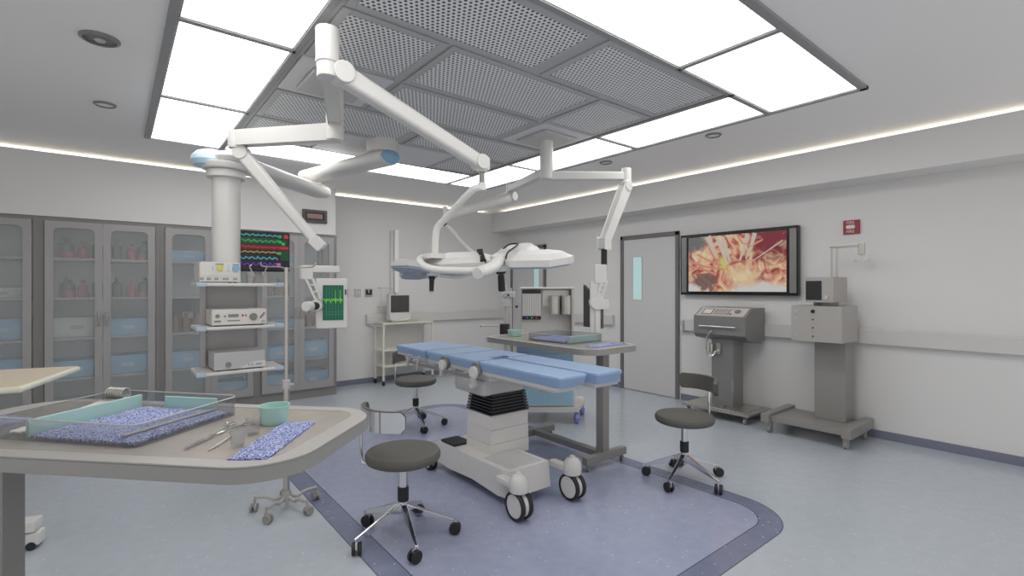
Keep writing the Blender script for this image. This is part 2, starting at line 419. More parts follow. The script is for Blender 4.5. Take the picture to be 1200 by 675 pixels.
RZ = -TH      # heading of the equipment that is angled into the room

# ------------------------------------------------------------ room shell
C = 2.78; S = 1.053
XL, XR, YB, YF = -2.4, 5.55, 7.01, -.6
struct(G().b2(XL - .1, XR + .2, YF - .1, YB + .2, -.1, 0), 'floor', 'floor')
struct(G().b2(XL - .4, XR + .4, YF - .1, YB + .44, C, C + .1), 'ceiling', 'ceil')
WT = 2.71
struct(G().b2(2.25, XR + .4, YB, YB + .36, 0, WT).b2(2.25, XR + .4, YB + .34, YB + .44, WT, C), 'wall_back', 'wall')
struct(G().b2(XL, 2.255, 6.5, 6.62, 2.092, WT).b2(XL, 2.255, 6.61, 6.9, 2.6, WT).b2(XL, 2.255, 6.88, 6.98, WT - .05, C).b2(2.135, 2.255, 6.62, YB, 2.092, WT).b2(XL, -1.53, 6.5, 6.62, 0, 2.1)
       .b2(XL, 2.255, YB, YB + .2, 0, 2.6).b2(XL, 2.255, 6.74, YB + .1, 2.1, 2.12), 'wall_cabinet', 'wall')
struct(G().b2(XR, XR + .15, YF, YB, 0, 2.5), 'wall_right', 'wall')
struct(G().b2(5.19, XR + .2, YF, YB, 2.388, WT).b2(5.53, XR + .2, YF, YB, WT, C), 'wall_right_bulkhead', 'wall')
struct(G().b2(XL - .12, XL, 3.6, 6.5, 0, WT).b2(XL - .2, XL - .1, 3.6, 6.5, WT, C), 'wall_left', 'wall')
# cove light strips lying on the ledges
for i, (a, b, c_, d) in enumerate(((2.3, 5.2, YB + .30, YB + .325), (XL, 2.2, 6.84, 6.865), (5.49, 5.515, YF, YB), (XL - .07, XL - .045, 3.6, 6.5))):
    o = G().b2(a, b, c_, d, WT + .001, WT + .016).done('cove_light', 'cove')
    tag(o, ['warm white cove light strip along the far back wall', 'warm white cove light strip above the glass cabinets', 'warm white cove light strip above the right hand bulkhead', 'warm white cove light strip on the left wall, out of view'][i], 'light')
# baseboards
bh = 0.075
struct(G().b2(2.27, XR, YB - .012, YB, 0, bh), 'baseboard_back', 'base')
g = G()
for a, b in ((YF, 3.50), (4.46, 5.95), (6.91, YB)): g.b2(XR - .012, XR, a, b, 0, bh)
struct(g, 'baseboard_right', 'base')
struct(G().b2(XL, XL + .012, 3.6, 6.5, 0, bh), 'baseboard_left', 'base')

# doors
def make_door(n, y0, y1, wy0, wy1):
    r = bpy.data.objects.new('door_%d' % n, None); COL.objects.link(r); r.location = (XR, (y0 + y1) / 2, 0); r['kind'] = 'structure'
    G().b2(XR - .03, XR, y0, y0 + .05, 0, 2.12, .004).b2(XR - .03, XR, y1 - .05, y1, 0, 2.12, .004).b2(XR - .03, XR, y0, y1, 2.065, 2.12, .004).done('door_frame', 'frame_dark', r, world=True)
    G().b2(XR - .018, XR - .001, y0 + .052, y1 - .052, .008, 2.063, .003).done('door_panel', 'door', r, world=True)
    G().b2(XR - .022, XR - .012, wy0, wy1, 1.24, 1.82, .002).done('door_window', 'doorglass', r, world=True)
    g = G()
    for a, b, c_, d in ((wy0 - .008, wy0, 1.232, 1.828), (wy1, wy1 + .008, 1.232, 1.828), (wy0, wy1, 1.232, 1.24), (wy0, wy1, 1.82, 1.828)): g.b2(XR - .024, XR - .012, a, b, c_, d)
    g.done('window_trim', 'offgrey', r, world=True)
make_door(1, 3.52, 4.44, 4.085, 4.226)
make_door(2, 5.99, 6.91, 6.15, 6.28)

# ------------------------------------------------------------ ceiling grid, light panels
gx0, gx1, gy0, gy1 = .236 * S, 3.775 * S, 1.088 * S, 5.29 * S
cx0, cx1, cy0, cy1 = .775 * S, 3.225 * S, 1.665 * S, 4.715 * S
r = thing('ceiling_light_grid', 'grey metal frame of the square ceiling unit with a dark rim', 'ceiling frame', ((gx0 + gx1) / 2, (gy0 + gy1) / 2, C))
g = G(); e = .045
for a in ((gx0 - e, gx0, gy0 - e, gy1 + .01), (gx1, gx1 + e, gy0 - e, gy1 + .01), (gx0 - e, gx1 + e, gy0 - e, gy0), (gx0 - .01, gx1 + .01, gy1, gy1 + .012)): g.b2(*a, C - .02, C + .001, .002)
g.done('outer_rim', 'grid_dark', r, world=True)
g = G(); w = .02
bars = [(cx0 - w, cx0 + w, cy0 - w, gy1), (cx1 - w, cx1 + w, cy0 - w, gy1), (gx0, gx1, cy0 - w, cy0 + w), (cx0, cx1, cy1 - w, cy1 + w)]
py = [2.855 * S, 4.08 * S]
for y in py: bars += [(gx0, cx0, y - .02, y + .02), (cx1, gx1, y - .02, y + .02)]
px = [2.0 * S]
for x in px: bars.append((x - .02, x + .02, cy1, gy1))
nx = [1.425 * S, 2.605 * S]
for x in nx: bars.append((x - .02, x + .02, gy0, cy0))
for b in bars: g.b2(b[0], b[1], b[2], b[3], C - .02, C + .001, .002)
g.done('grid_bar', 'grid_dark', r, world=True)
def light_panel(x0, x1, y0, y1, label):
    t = thing('ceiling_light_panel', label, 'ceiling light', ((x0 + x1) / 2, (y0 + y1) / 2, C - .014), 0, 'glowing ceiling light panels')
    G().b2(x0, x1, y0, y1, C - .008, C - .002).done('diffuser', 'panel', t, world=True)
    g = G(); q = .004
    for a in ((x0, x0 + q, y0, y1), (x1 - q, x1, y0, y1), (x0, x1, y0, y0 + q), (x0, x1, y1 - q, y1)): g.b2(*a, C - .013, C)
    g.done('panel_edge', 'grid', t, world=True)
k = .022
ys = [cy0] + py + [gy1]
for i in range(3):
    pos = ['nearest', 'middle', 'farthest'][i]
    light_panel(gx0 + .004, cx0 - k, ys[i] + k, ys[i + 1] - (.022 if i < 2 else .004), 'glowing white ceiling light panel in the left column, %s of three' % pos)
    light_panel(cx1 + k, gx1 - .004, ys[i] + k, ys[i + 1] - (.022 if i < 2 else .004), 'glowing white ceiling light panel in the right column, %s of three' % pos)
light_panel(cx0 + k, px[0] - .022, cy1 + k, gy1 - .004, 'glowing white ceiling light panel in the far row, left one behind the pendant beam')
light_panel(px[0] + .022, cx1 - k, cy1 + k, gy1 - .004, 'glowing white ceiling light panel in the far row, right one')
xs = [gx0] + nx + [gx1]
for i in range(3):
    light_panel(xs[i] + (.022 if i else .004), xs[i + 1] - (.022 if i < 2 else .004), gy0 + .004, cy0 - k, 'glowing white ceiling light panel in the nearest row, %s one' % ['left', 'middle', 'right'][i])
# perforated tiles
tiles = [(.82, 1.96, 1.69, 2.245, 'p', 'first row, left'), (2.02, 3.19, 1.69, 2.245, 'p', 'first row, right'),
         (.82, 1.39, 2.265, 2.86, 'p', 'second row, left'), (1.415, 2.585, 2.265, 2.86, 'p', 'second row, middle'), (2.61, 3.19, 2.265, 2.86, 'p', 'second row, right'),
         (1.415, 2.585, 2.885, 3.45, 'p', 'third row, middle, between the two mounts'),
         (.82, 1.96, 3.475, 4.085, 'p', 'fourth row, left'), (2.02, 3.19, 3.475, 4.085, 'p', 'fourth row, right'),
         (.82, 1.39, 4.11, 4.69, 'p', 'fifth row, left'), (1.415, 2.585, 4.11, 4.69, 's', 'fifth row, middle'), (2.61, 3.19, 4.11, 4.69, 'p', 'fifth row, right')]
struct(G().b2(cx0 + w, cx1 - w, cy0 + w, cy1 - w, C - .004, C + .001), 'trim_1', 'grid')
for x0, x1, y0, y1, kd, lb in tiles:
    x0, x1, y0, y1 = x0 * S, x1 * S, y0 * S, y1 * S
    if kd == 'p':
        t = thing('perforated_ceiling_tile', 'grey perforated air diffuser tile in the ceiling, %s' % lb, 'ceiling tile', ((x0 + x1) / 2, (y0 + y1) / 2, C - .012), 0, 'perforated ceiling tiles')
        f = .048
        G().b2(x0 + f, x1 - f, y0 + f, y1 - f, C - .010, C - .005).done('perforated_sheet', 'perf', t, world=True)
        g = G()
        for a in ((x0, x0 + f, y0, y1), (x1 - f, x1, y0, y1), (x0 + f, x1 - f, y0, y0 + f), (x0 + f, x1 - f, y1 - f, y1)): g.b2(*a, C - .014, C - .004, .003)
        g.done('tile_frame', 'grid', t, world=True)
    else:
        o = G().b2(x0, x1, y0, y1, C - .022, C - .004, .004).done('ceiling_cover_plate', 'plate')
        tag(o, 'plain grey ceiling cover plate behind the left arm mount', 'ceiling plate')
# downlights
for (x, y, R, lb, big) in ((-.063, 3.373, .092, 'round recessed downlight at far left, larger and nearer with a reflector', 1), (-.057, 4.555, .07, 'round recessed downlight at left behind the larger one', 0),
                  (3.986, 2.207, .07, 'round recessed downlight right of the light panels, nearest of three on that side', 0), (3.979, 3.387, .07, 'round recessed downlight right of the light panels, middle of three', 0), (3.938, 4.514, .07, 'round recessed downlight right of the light panels, farthest of three', 0)):
    x *= S; y *= S
    t = thing('downlight', lb, 'ceiling light', (x, y, C), 0, 'round recessed downlights')
    G().lathe((0, 0, 0), [(R * .8, .001), (R * .8, -.012), (R * .84, -.016), (R, -.008), (R, .001)], 36).done('trim_ring', 'ringm', t)
    if big:
        G().lathe((0, 0, 0), [(0, -.012), (R * .3, -.013), (R * .5, -.005), (R * .78, -.004)], 30).done('reflector', 'ringm', t)
        G().lathe((0, 0, 0), [(0, -.02), (R * .22, -.018), (R * .3, -.012)], 20).done('bulb', 'offgrey', t)
    else: G().lathe((0, 0, 0), [(0, -.005), (R * .80, -.004)], 30).done('lens', 'ceil', t)

# ------------------------------------------------------------ handrails, wall fittings
def handrail(a, b, axis, label):
    g = G(); z0, z1 = .868, 1.02
    prof = [(0, z0 + .012), (.045, z0), (.06, z0 + .012), (.06, z1 - .012), (.045, z1), (0, z1 - .012)]
    if axis == 'y': T = Matrix(((-1, 0, 0, XR), (0, 0, 1, 0), (0, 1, 0, 0), (0, 0, 0, 1)))
    else: T = Matrix(((0, 0, 1, 0), (-1, 0, 0, YB), (0, 1, 0, 0), (0, 0, 0, 1)))
    g.prism([(p[0], p[1]) for p in prof], a, b, .006, T)
    o = g.done('wall_handrail', 'rail'); tag(o, label, 'handrail', 'wall crash rails')
handrail(YF + .02, 3.42, 'y', 'long pale grey crash rail along the right wall behind the two machines')
handrail(4.56, 5.95, 'y', 'short pale grey crash rail between the two doors')
handrail(2.87, 5.36, 'x', 'pale grey crash rail along the back wall behind the cream trolley')
def wallbox(name, x0, x1, z0, z1, m, label, cat, dep=.015, grp=None, bev=.003): return tag(G().b2(x0, x1, YB - dep, YB, z0, z1, bev).done(name, m), label, cat, grp)
t = thing('wall_switch', 'pale square wall switch plate beside the dark one on the back wall', 'switch', (2.75, YB, 1.27))
G().b2(2.70, 2.80, YB - .012, YB, 1.27, 1.385, .003).done('switch_plate', 'offgrey', t, world=True)
G().b2(2.715, 2.745, YB - .018, YB - .011, 1.295, 1.36, .002).b2(2.755, 2.785, YB - .018, YB - .011, 1.295, 1.36, .002).done('rocker', 'rail', t, world=True)
t = thing('wall_socket', 'dark and silver wall socket plate right of the pale switch', 'socket', (2.915, YB, 1.27))
G().b2(2.86, 2.975, YB - .012, YB, 1.27, 1.39, .003).done('socket_plate', 'brushed', t, world=True)
G().b2(2.872, 2.905, YB - .018, YB - .011, 1.30, 1.375, .002).b2(2.93, 2.963, YB - .018, YB - .011, 1.30, 1.375, .002).b2(2.905, 2.93, YB - .018, YB - .011, 1.30, 1.325, .002).done('socket_insert', 'black', t, world=True)
t = thing('wall_call_station', 'narrow dark red call point over a pale strip left of the switches', 'call point', (2.59, YB, 1.1))
G().b2(2.575, 2.605, YB - .02, YB, 1.27, 1.385, .004).done('call_plate', 'redliq', t, world=True)
G().b2(2.575, 2.605, YB - .012, YB, 1.10, 1.24, .004).done('lower_strip', 'offgrey', t, world=True)
# vertical equipment rail on the back wall
t = thing('wall_rail_channel', 'tall white vertical equipment channel on the back wall above the trolley', 'wall channel', (3.3, YB, 1.1))
G().b2(3.315, 3.385, YB - .045, YB, 1.33, 2.29, .008).done('channel', 'brightwhite', t, world=True)
G().b2(3.25, 3.30, YB - .03, YB, 1.2, 2.27, .005).done('back_strip', 'rail', t, world=True)
G().b2(3.33, 3.37, YB - .05, YB, 1.05, 1.33, .005).done('lower_channel', 'white2', t, world=True)
g = G()
for z in (1.12, 1.40): g.tube([(3.06, YB, z), (3.06, YB - .1, z), (3.25, YB - .1, z), (3.25, YB, z)], .006, 8)
g.tube([(3.07, YB - .1, 1.12), (3.07, YB - .1, 1.40)], .004, 8).tube([(3.24, YB - .1, 1.12), (3.24, YB - .1, 1.40)], .004, 8)
g.done('wire_holder', 'offgrey', t, world=True)
# wall clock above cabinets
t = thing('wall_clock', 'dark framed digital clock on the wall above the cabinets', 'clock', (1.98, 6.5, 2.23))
G().frame(1.835, 2.135, 2.232, 2.395, .035, .006, 6.465, 6.5).done('clock_frame', 'clockframe', t, world=True)
G().b2(1.865, 2.105, 6.478, 6.498, 2.262, 2.365).done('clock_backing', 'black', t, world=True)
G().b2(1.89, 2.08, 6.474, 6.479, 2.285, 2.345).done('clock_display', 'clockface', t, world=True)
# fire sign
t = thing('fire_sign', 'small square red fire sign high on the right wall', 'sign', (XR, 1.655, 1.92))
G().b2(XR - .02, XR, 1.585, 1.725, 1.92, 2.055, .006).done('sign_plate', 'red', t, world=True)
G().prism(rrect(-.038, .038, -.018, .018, .017, 6), 0, .006, .002, Matrix.Translation((XR - .018, 1.662, 1.99)) @ Matrix(((0, 0, -1, 0), (-1, 0, 0, 0), (0, 1, 0, 0), (0, 0, 0, 1)))).done('oval_plate', 'ivory', t, world=True)
def text(s, size, loc, rot, m, parent, name='lettering'):
    cu = bpy.data.curves.new(name, 'FONT'); cu.body = s; cu.size = size; cu.align_x = 'CENTER'; cu.align_y = 'CENTER'; cu.extrude = .0006
    tmp = bpy.data.objects.new('tmp', cu); COL.objects.link(tmp)
    me = bpy.data.meshes.new_from_object(tmp.evaluated_get(bpy.context.evaluated_depsgraph_get())); bpy.data.objects.remove(tmp)
    T = Matrix.Translation(loc) @ rot; me.transform(T); me.transform(wm(parent).inverted()); me.materials.clear(); me.materials.append(M[m])
    o = bpy.data.objects.new(name, me); COL.objects.link(o); o.parent = parent; return o
RX = Matrix(((0, 0, -1, 0), (-1, 0, 0, 0), (0, 1, 0, 0), (0, 0, 0, 1)))    # text on the right wall, facing -X
text('FIRE', .038, (XR - .0215, 1.662, 2.03), RX, 'ivory', t)
text('FIRE', .038, (XR - .0215, 1.662, 1.945), RX, 'ivory', t)
# hand sanitiser style pale box at left of console
t = thing('rail_end_cap', 'pale grey rounded end cap of the crash rail beside the near door', 'end cap', (XR, 3.45, .85))
G().b2(XR - .085, XR - .002, 3.425, 3.47, .85, 1.0, .012).done('cap_body', 'offgrey', t, world=True)
G().b2(XR - .087, XR - .08, 3.432, 3.462, .87, .93, .002).done('cap_cover', 'rail', t, world=True)

# ------------------------------------------------------------ wall television
t = thing('wall_television', 'large flat television on the right wall showing an operation in close up', 'television', (XR, 2.785, 1.318))
X0 = 5.47; y0, y1, z0, z1 = 2.105, 3.462, 1.318, 2.05
G().b2(X0, XR - .02, y0, y1, z0, z1, .008).done('housing', 'black_gl', t, world=True)
G().b2(XR - .03, XR, 2.5, 3.05, 1.5, 1.9).done('wall_bracket', 'black', t, world=True)
for a, b in ((y0 + .018, y0 + .085), (y1 - .085, y1 - .018)): G().b2(X0 - .004, X0 + .003, a, b, z0 + .03, z1 - .03, .002).done('speaker_grille', 'steel_dk', t, world=True)
scy, scz = (y0 + y1) / 2, (z0 + z1) / 2
so = G().b2(-.004, .001, -(y1 - y0) / 2 + .115, (y1 - y0) / 2 - .115, -.325, .325).done('screen', 'surgery', t); so.location = (X0 - XR - .002, scy - 2.785, scz - z0)
def ribbon(pts, w0, w1=None):   # flat strip on the screen, pts in (y,z) about the screen centre
    w1 = w0 if w1 is None else w1; n = len(pts); g = G(); L = []
    for i, (a, b) in enumerate(pts):
        p, q = pts[max(i - 1, 0)], pts[min(i + 1, n - 1)]; d = Vector((q[0] - p[0], q[1] - p[1])).normalized(); w = (w0 + (w1 - w0) * i / (n - 1)) / 2
        L.append(((a - d.y * w, b + d.x * w), (a + d.y * w, b - d.x * w)))
    return L
def strips(lst, name, m, par, x=-.0062):
    g = G()
    for pts, a, b in lst:
        L = ribbon(pts, a, b); v = [[g.bm.verts.new((x + dx, *q)) for q in pr for dx in (0, .001)] for pr in L]
        for r0, r1 in zip(v, v[1:]):
            g.bm.faces.new((r0[0], r0[2], r1[2], r1[0])); g.bm.faces.new((r0[1], r0[3], r1[3], r1[1])); g.bm.faces.new((r0[0], r1[0], r1[1], r0[1])); g.bm.faces.new((r0[2], r1[2], r1[3], r0[3]))
    return g.done(name, m, par, smooth=False)
M['vid_white'] = mat('video_forceps', srgb(20, 20, 20), .3, emit=srgb(216, 200, 186), es=.82)
M['vid_pink'] = mat('video_tissue_strand', srgb(20, 20, 20), .3, emit=srgb(224, 150, 126), es=.8)
M['vid_grey'] = mat('video_grey_fold', srgb(20, 20, 20), .3, emit=srgb(146, 120, 112), es=.72)
strips([([(.31, .325), (.26, .21), (.20, .05)], .075, .03), ([(.20, .31), (.12, .12), (.07, -.02)], .045, .025), ([(.13, .30), (.08, .14), (.04, .02)], .05, .025),
        ([(-.16, .32), (-.12, .16), (-.07, .02)], .05, .02), ([(-.24, .32), (-.20, .18), (-.14, .04)], .05, .02), ([(-.53, .22), (-.35, .10), (-.16, -.02)], .014, .01)], 'forceps_picture', 'vid_white', so)
strips([([(.55, .04), (.35, -.03), (.12, -.07)], .03, .02), ([(.55, -.02), (.38, -.06), (.2, -.13)], .022, .03), ([(.45, .12), (.3, .04), (.14, -.02)], .02, .02), ([(.3, .2), (.25, .1), (.17, .03)], .02, .03),
        ([(-.05, .3), (-.1, .22), (-.2, .18), (-.32, .24)], .02, .02)], 'tissue_picture', 'vid_pink', so)
strips([([(.46, -.12), (.38, -.16), (.3, -.22), (.26, -.31)], .03, .05), ([(.43, -.20), (.37, -.24), (.34, -.31)], .02, .03)], 'fold_picture', 'vid_grey', so)

# ------------------------------------------------------------ built-in glass cabinets
def bottle(x, y, z, kind, label, grp):
    if kind == 'wide': r_, h_, m = .062, .15, 'dkbot'
    elif kind == 'red': r_, h_, m = .043, .12, 'redliq'
    elif kind == 'slim': r_, h_, m = .045, .15, 'dkbot'
    else: r_, h_, m = .042, .15, 'amber'
    t = thing('reagent_bottle', label, 'bottle', (x, y, z), 0, grp)
    G().lathe((0, 0, 0), [(0, 0), (r_, 0), (r_, h_ - .01), (r_ * .35, h_ + .03), (r_ * .35, h_ + .04)], 20).done('bottle_body', m, t)
    G().lathe((0, 0, 0), [(0, h_ + .036), (r_ * .42, h_ + .036), (r_ * .42, h_ + .062), (0, h_ + .062)], 16).done('cap', m if kind != 'wide' else 'darkbin', t)
    if kind == 'wide': G().lathe((0, 0, 0), [(r_ + .001, .003), (r_ + .001, .07)], 20).done('red_band', 'redliq', t)
def storage_bin(x0, x1, z, h, m, label, grp='storage bins in the cabinets', y0=6.62, y1=6.92):
    t = thing('storage_bin', label, 'storage bin', ((x0 + x1) / 2, (y0 + y1) / 2, z), 0, grp)
    X, Y = (x1 - x0) / 2, (y1 - y0) / 2; w = .006
    G().b2(-X, X, -Y, -Y + w, 0, h, .002).b2(-X, X, Y - w, Y, 0, h, .002).b2(-X, -X + w, -Y, Y, 0, h, .002).b2(X - w, X, -Y, Y, 0, h, .002).b2(-X, X, -Y, Y, 0, w).done('bin_body', m, t)
    G().b2(-X - .004, X + .004, -Y - .006, -Y + .004, h - .02, h, .003).b2(-X - .004, X + .004, Y - .004, Y + .006, h - .02, h, .003).done('bin_rim', m, t)
    G().b2(-.05, .05, -Y - .003, -Y, h * .4, h * .6, .001).done('label_holder', 'binw' if m != 'binw' else 'cab', t)
def cabinet(xs, idx, label):
    t = thing('glass_cabinet', label, 'cabinet', (xs + .4325, 6.76, 0), 0, 'built-in glass fronted cabinets')
    a, b = xs - .042, xs + .906
    G().b2(a, xs - .004, 6.515, 6.99, 0, 2.09).b2(xs + .864 + .004, b, 6.515, 6.99, 0, 2.09).b2(xs - .004, xs + .868, 6.515, 6.99, 2.055, 2.09).b2(xs - .004, xs + .868, 6.515, 6.99, 0, .115).b2(xs - .004, xs + .868, 6.975, 6.99, .115, 2.055).done('carcass', 'cab_dk', t, world=True)
    G().b2(xs, xs + .864, 6.962, 6.974, .115, 2.055).b2(xs - .0035, xs + .002, 6.54, 6.97, .115, 2.055).b2(xs + .862, xs + .8675, 6.54, 6.97, .115, 2.055).done('lining', 'cab_in', t, world=True)
    for z in (.50, .905, 1.30, 1.69): G().b2(xs + .003, xs + .861, 6.56, 6.96, z - .02, z, .002).done('shelf', 'cab', t, world=True)
    for d_, (x0, x1) in enumerate(((xs + .002, xs + .431), (xs + .433, xs + .862))):
        do = G().frame(x0, x1, .118, 2.052, .062, .05, 6.492, 6.513, top=.065, bot=.09).done('door', 'cab', t, world=True)
        G().b2(x0 + .05, x1 - .05, 6.502, 6.506, .19, 1.995).done('glass_pane', 'glass', do, world=True)
        hx = x1 - .03 if d_ == 0 else x0 + .03
        G().tube([(hx, 6.492, 1.02), (hx, 6.465, 1.03), (hx, 6.465, 1.14), (hx, 6.492, 1.15)], .006, 8, smooth=1).done('handle', 'brushed', do, world=True)
        for z in (1.675, 1.285, .885): G().b2(x0 + .0615, x1 - .0615, 6.5, 6.51, z, z + .02).done('glazing_bar', 'cab', do, world=True)
names = ['glass cabinet at the far left with empty upper shelves, left of the one holding bottles', 'glass cabinet with dark and red bottles on its two upper shelves', 'glass cabinet directly behind the white pendant column', 'glass cabinet at the right end, behind the green heart monitor']
U0 = -.53
for i in range(4): cabinet(U0 + .949 * (i - 1), i, names[i])
x0 = U0
for si, z in ((0, 1.69), (1, 1.30)):
    row = 'upper' if si == 0 else 'lower'
    for x, kd, nm in ((.155, 'wide', 'wide dark bottle with a red band, left door'), (.275, 'red', 'red bottle beside the wide one, left door'), (.39, 'slim', 'dark bottle half hidden by the door stile, left door'),
                      (.545, 'slim', 'slim dark bottle, right door'), (.665, 'red', 'red bottle in the middle, right door'), (.775, 'wide', 'wide dark bottle with a red band, right door')):
        bottle(x0 + x, 6.66 + random.uniform(0, .03), z, kd, '%s, on the %s bottle shelf' % (nm, row), 'bottles on the two top cabinet shelves')
storage_bin(x0 + .03, x0 + .428, .905, .20, 'binw', 'white bin on the middle shelf behind the left door of the bottle cabinet')
storage_bin(x0 + .437, x0 + .835, .905, .17, 'bin', 'blue bin on the middle shelf behind the right door of the bottle cabinet')
storage_bin(x0 + .03, x0 + .428, .50, .17, 'bin', 'blue bin on the bottom shelf behind the left door of the bottle cabinet')
storage_bin(x0 + .437, x0 + .835, .50, .19, 'bin', 'blue bin on the bottom shelf behind the right door of the bottle cabinet')
storage_bin(x0 + .06, x0 + .80, .12, .15, 'binw', 'white bin on the floor of the bottle cabinet')
x0 = U0 - .949
storage_bin(x0 + .45, x0 + .83, .905, .20, 'bin', 'blue bin on the middle shelf of the leftmost cabinet')
storage_bin(x0 + .45, x0 + .83, .50, .22, 'bin', 'blue bin on the bottom shelf of the leftmost cabinet')
storage_bin(x0 + .45, x0 + .83, 1.30, .10, 'binw', 'white bin on the upper shelf of the leftmost cabinet')
x0 = U0 + .949
storage_bin(x0 + .03, x0 + .42, 1.69, .13, 'bin', 'blue bin on the top shelf of the cabinet left of the pendant column')
storage_bin(x0 + .03, x0 + .42, .905, .37, 'darkbin', 'tall dark box on the middle shelf left of the pendant column', y0=6.7)
storage_bin(x0 + .03, x0 + .42, .50, .19, 'bin', 'blue bin on the bottom shelf left of the pendant column')
storage_bin(x0 + .45, x0 + .82, .50, .19, 'bin', 'blue bin on the bottom shelf behind the pendant shelves')
storage_bin(x0 + .45, x0 + .82, .12, .17, 'bin', 'blue bin on the cabinet floor behind the pendant shelves')
for i, x in enumerate((.1, .2, .31)): bottle(x0 + x, 6.62, .905, 'amber', ['leftmost', 'middle', 'rightmost'][i] + ' of three brown bottles before the dark box left of the pendant column', 'brown bottles in the cabinets')
x0 = U0 + 2 * .949
for z, h_, m, n in ((1.69, .12, 'bin', 'top'), (.905, .10, 'bin', 'middle'), (.50, .17, 'bin', 'lower'), (.12, .20, 'bin', 'floor')):
    storage_bin(x0 + .03, x0 + .425, z, h_, m, 'blue bin on the %s shelf behind the left door of the right end cabinet' % n)
storage_bin(x0 + .445, x0 + .835, .50, .22, 'bin', 'blue bin on the lower shelf behind the right door of the right end cabinet')
storage_bin(x0 + .445, x0 + .835, .12, .20, 'bin', 'blue bin on the floor behind the right door of the right end cabinet')
storage_bin(x0 + .445, x0 + .835, .905, .12, 'darkbin', 'low dark box behind the right door of the right end cabinet', y0=6.72)
for i, x in enumerate((.50, .59, .68, .77)): bottle(x0 + x, 6.64, .905, 'amber', 'brown bottle behind the right door of the right end cabinet, number %s from the left' % ['one', 'two', 'three', 'four'][i], 'brown bottles in the right end cabinet')
for i, x in enumerate((.12, .22, .32)): bottle(x0 + x, 6.68, 1.30, 'amber', ['leftmost', 'middle', 'rightmost'][i] + ' brown bottle behind the left door of the right end cabinet', 'brown bottles in the right end cabinet')

# ------------------------------------------------------------ ceiling mount plate + column
def mount(par, cx, cy, zb, r=.052):
    G().b2(cx - .29, cx + .29, cy - .29, cy + .29, C - .018, C, .004).done('mount_plate', 'plate', par, world=True)
    G().b2(cx - .195, cx + .195, cy - .195, cy + .195, C - .045, C - .018, .01).done('mount_cover', 'offgrey', par, world=True)
    G().cyl((cx, cy, zb), (cx, cy, C - .04), r, None, 32, .006).done('column', 'white', par, world=True)

def petal(par, T, big=1.0):
    out = [(-.20, -.075), (-.165, -.12), (.08, -.135), (.20, -.05), (.225, 0), (.20, .05), (.08, .135), (-.165, .12), (-.20, .075)]
    out = [(x * big, y * big) for x, y in out]
    o = G(T).prism(out, -.03, .012, .004).prism([(x * .97, y * .95) for x, y in out], .008, .040, .005, top=.74).done('light_petal', 'white', par, world=True)
    ins = [(x * .9, y * .88) for x, y in out]
    G(T).prism(ins, -.045, -.03, .006).done('lens', 'lens', o, world=True)
    g = G(T)
    for dx, dy in ((-.09, -.045), (-.09, .045), (0, 0), (.08, -.05), (.08, .05)): g.cyl((dx * big, dy * big, -.047), (dx * big, dy * big, -.044), .03 * big, None, 18)
    g.done('reflector', 'offgrey', o, world=True)

# ---- front surgical light (left mount)
ax, ay = 1.148, 3.322
t = thing('surgical_light', 'large white three-petal surgical light in front, hung from the left ceiling mount', 'surgical light', (ax, ay, C), 0, 'ceiling hung surgical lights')
LA = t
mount(t, ax, ay, 2.387, .057)
E1 = Vector((.812, 2.452, 0))
d_ = (E1 - Vector((ax, ay, 0))).normalized()
G().beam((ax, ay, 2.53), (E1.x, E1.y, 2.53), .085, .075, .08, .07, .012).done('extension_arm', 'white', t, world=True)
G().cyl((E1.x, E1.y, 2.50), (E1.x, E1.y, 2.672), .056, None, 32, .006).done('pivot_cylinder', 'white', t, world=True)
p0 = Vector((.83, 2.45, 2.465)); p1 = Vector((1.70, 2.42, 2.15))
g = G().cyl((E1.x, E1.y, 2.43), (E1.x, E1.y, 2.505), .05, None, 28, .005)
ax_s = Vector((0, 0, 1)).cross(p1 - p0).normalized()
g.cyl(p0 + Vector((.05, 0, -.0)) - ax_s * .055, p0 + Vector((.05, 0, 0)) + ax_s * .042, .055, None, 28, .008)
g.done('elbow_joint', 'white', t, world=True)
G().beam(p0 + Vector((.05, 0, 0)), p1, .088, .10, .072, .082, .024, seg=3).done('spring_arm', 'white', t, world=True)
g = G().cyl(p1 - ax_s * .045, p1 + ax_s * .045, .045, None, 28, .006).b2(1.675, 1.755, 2.38, 2.46, 2.10, 2.19, .018).cyl((1.715, 2.42, 2.095), (1.715, 2.42, 2.17), .032, None, 24, .004).done('arm_end_joint', 'white', t, world=True)
G().cyl((1.715, 2.42, 2.02), (1.715, 2.42, 2.10), .017, None, 20).done('spigot', 'steel_dk', t, world=True)
G().cyl((1.715, 2.42, 1.985), (1.715, 2.42, 2.03), .026, None, 20, .003).tube([(1.715, 2.42, 2.0), (1.69, 2.425, 2.0), (1.655, 2.44, 1.985), (1.60, 2.66, 1.825), (1.582, 2.70, 1.795), (1.568, 2.715, 1.75), (1.565, 2.718, 1.61)], .0215, 14, smooth=1).done('drop_tube', 'white', t, world=True)
G().prism(rrect(-.06, .06, -.05, .05, .03), 0, .03, .006, Matrix.Translation((1.565, 2.718, 1.585))).done('yoke_bracket', 'white', t, world=True)
G().tube([(1.60, 2.76, 1.597), (1.53, 2.80, 1.595), (1.475, 2.76, 1.575), (1.465, 2.68, 1.53), (1.50, 2.60, 1.508), (1.60, 2.50, 1.503), (1.70, 2.415, 1.503)], .0225, 14, smooth=2).done('yoke_loop', 'white', t, world=True)
hub = Vector((1.93, 2.52, 1.565))
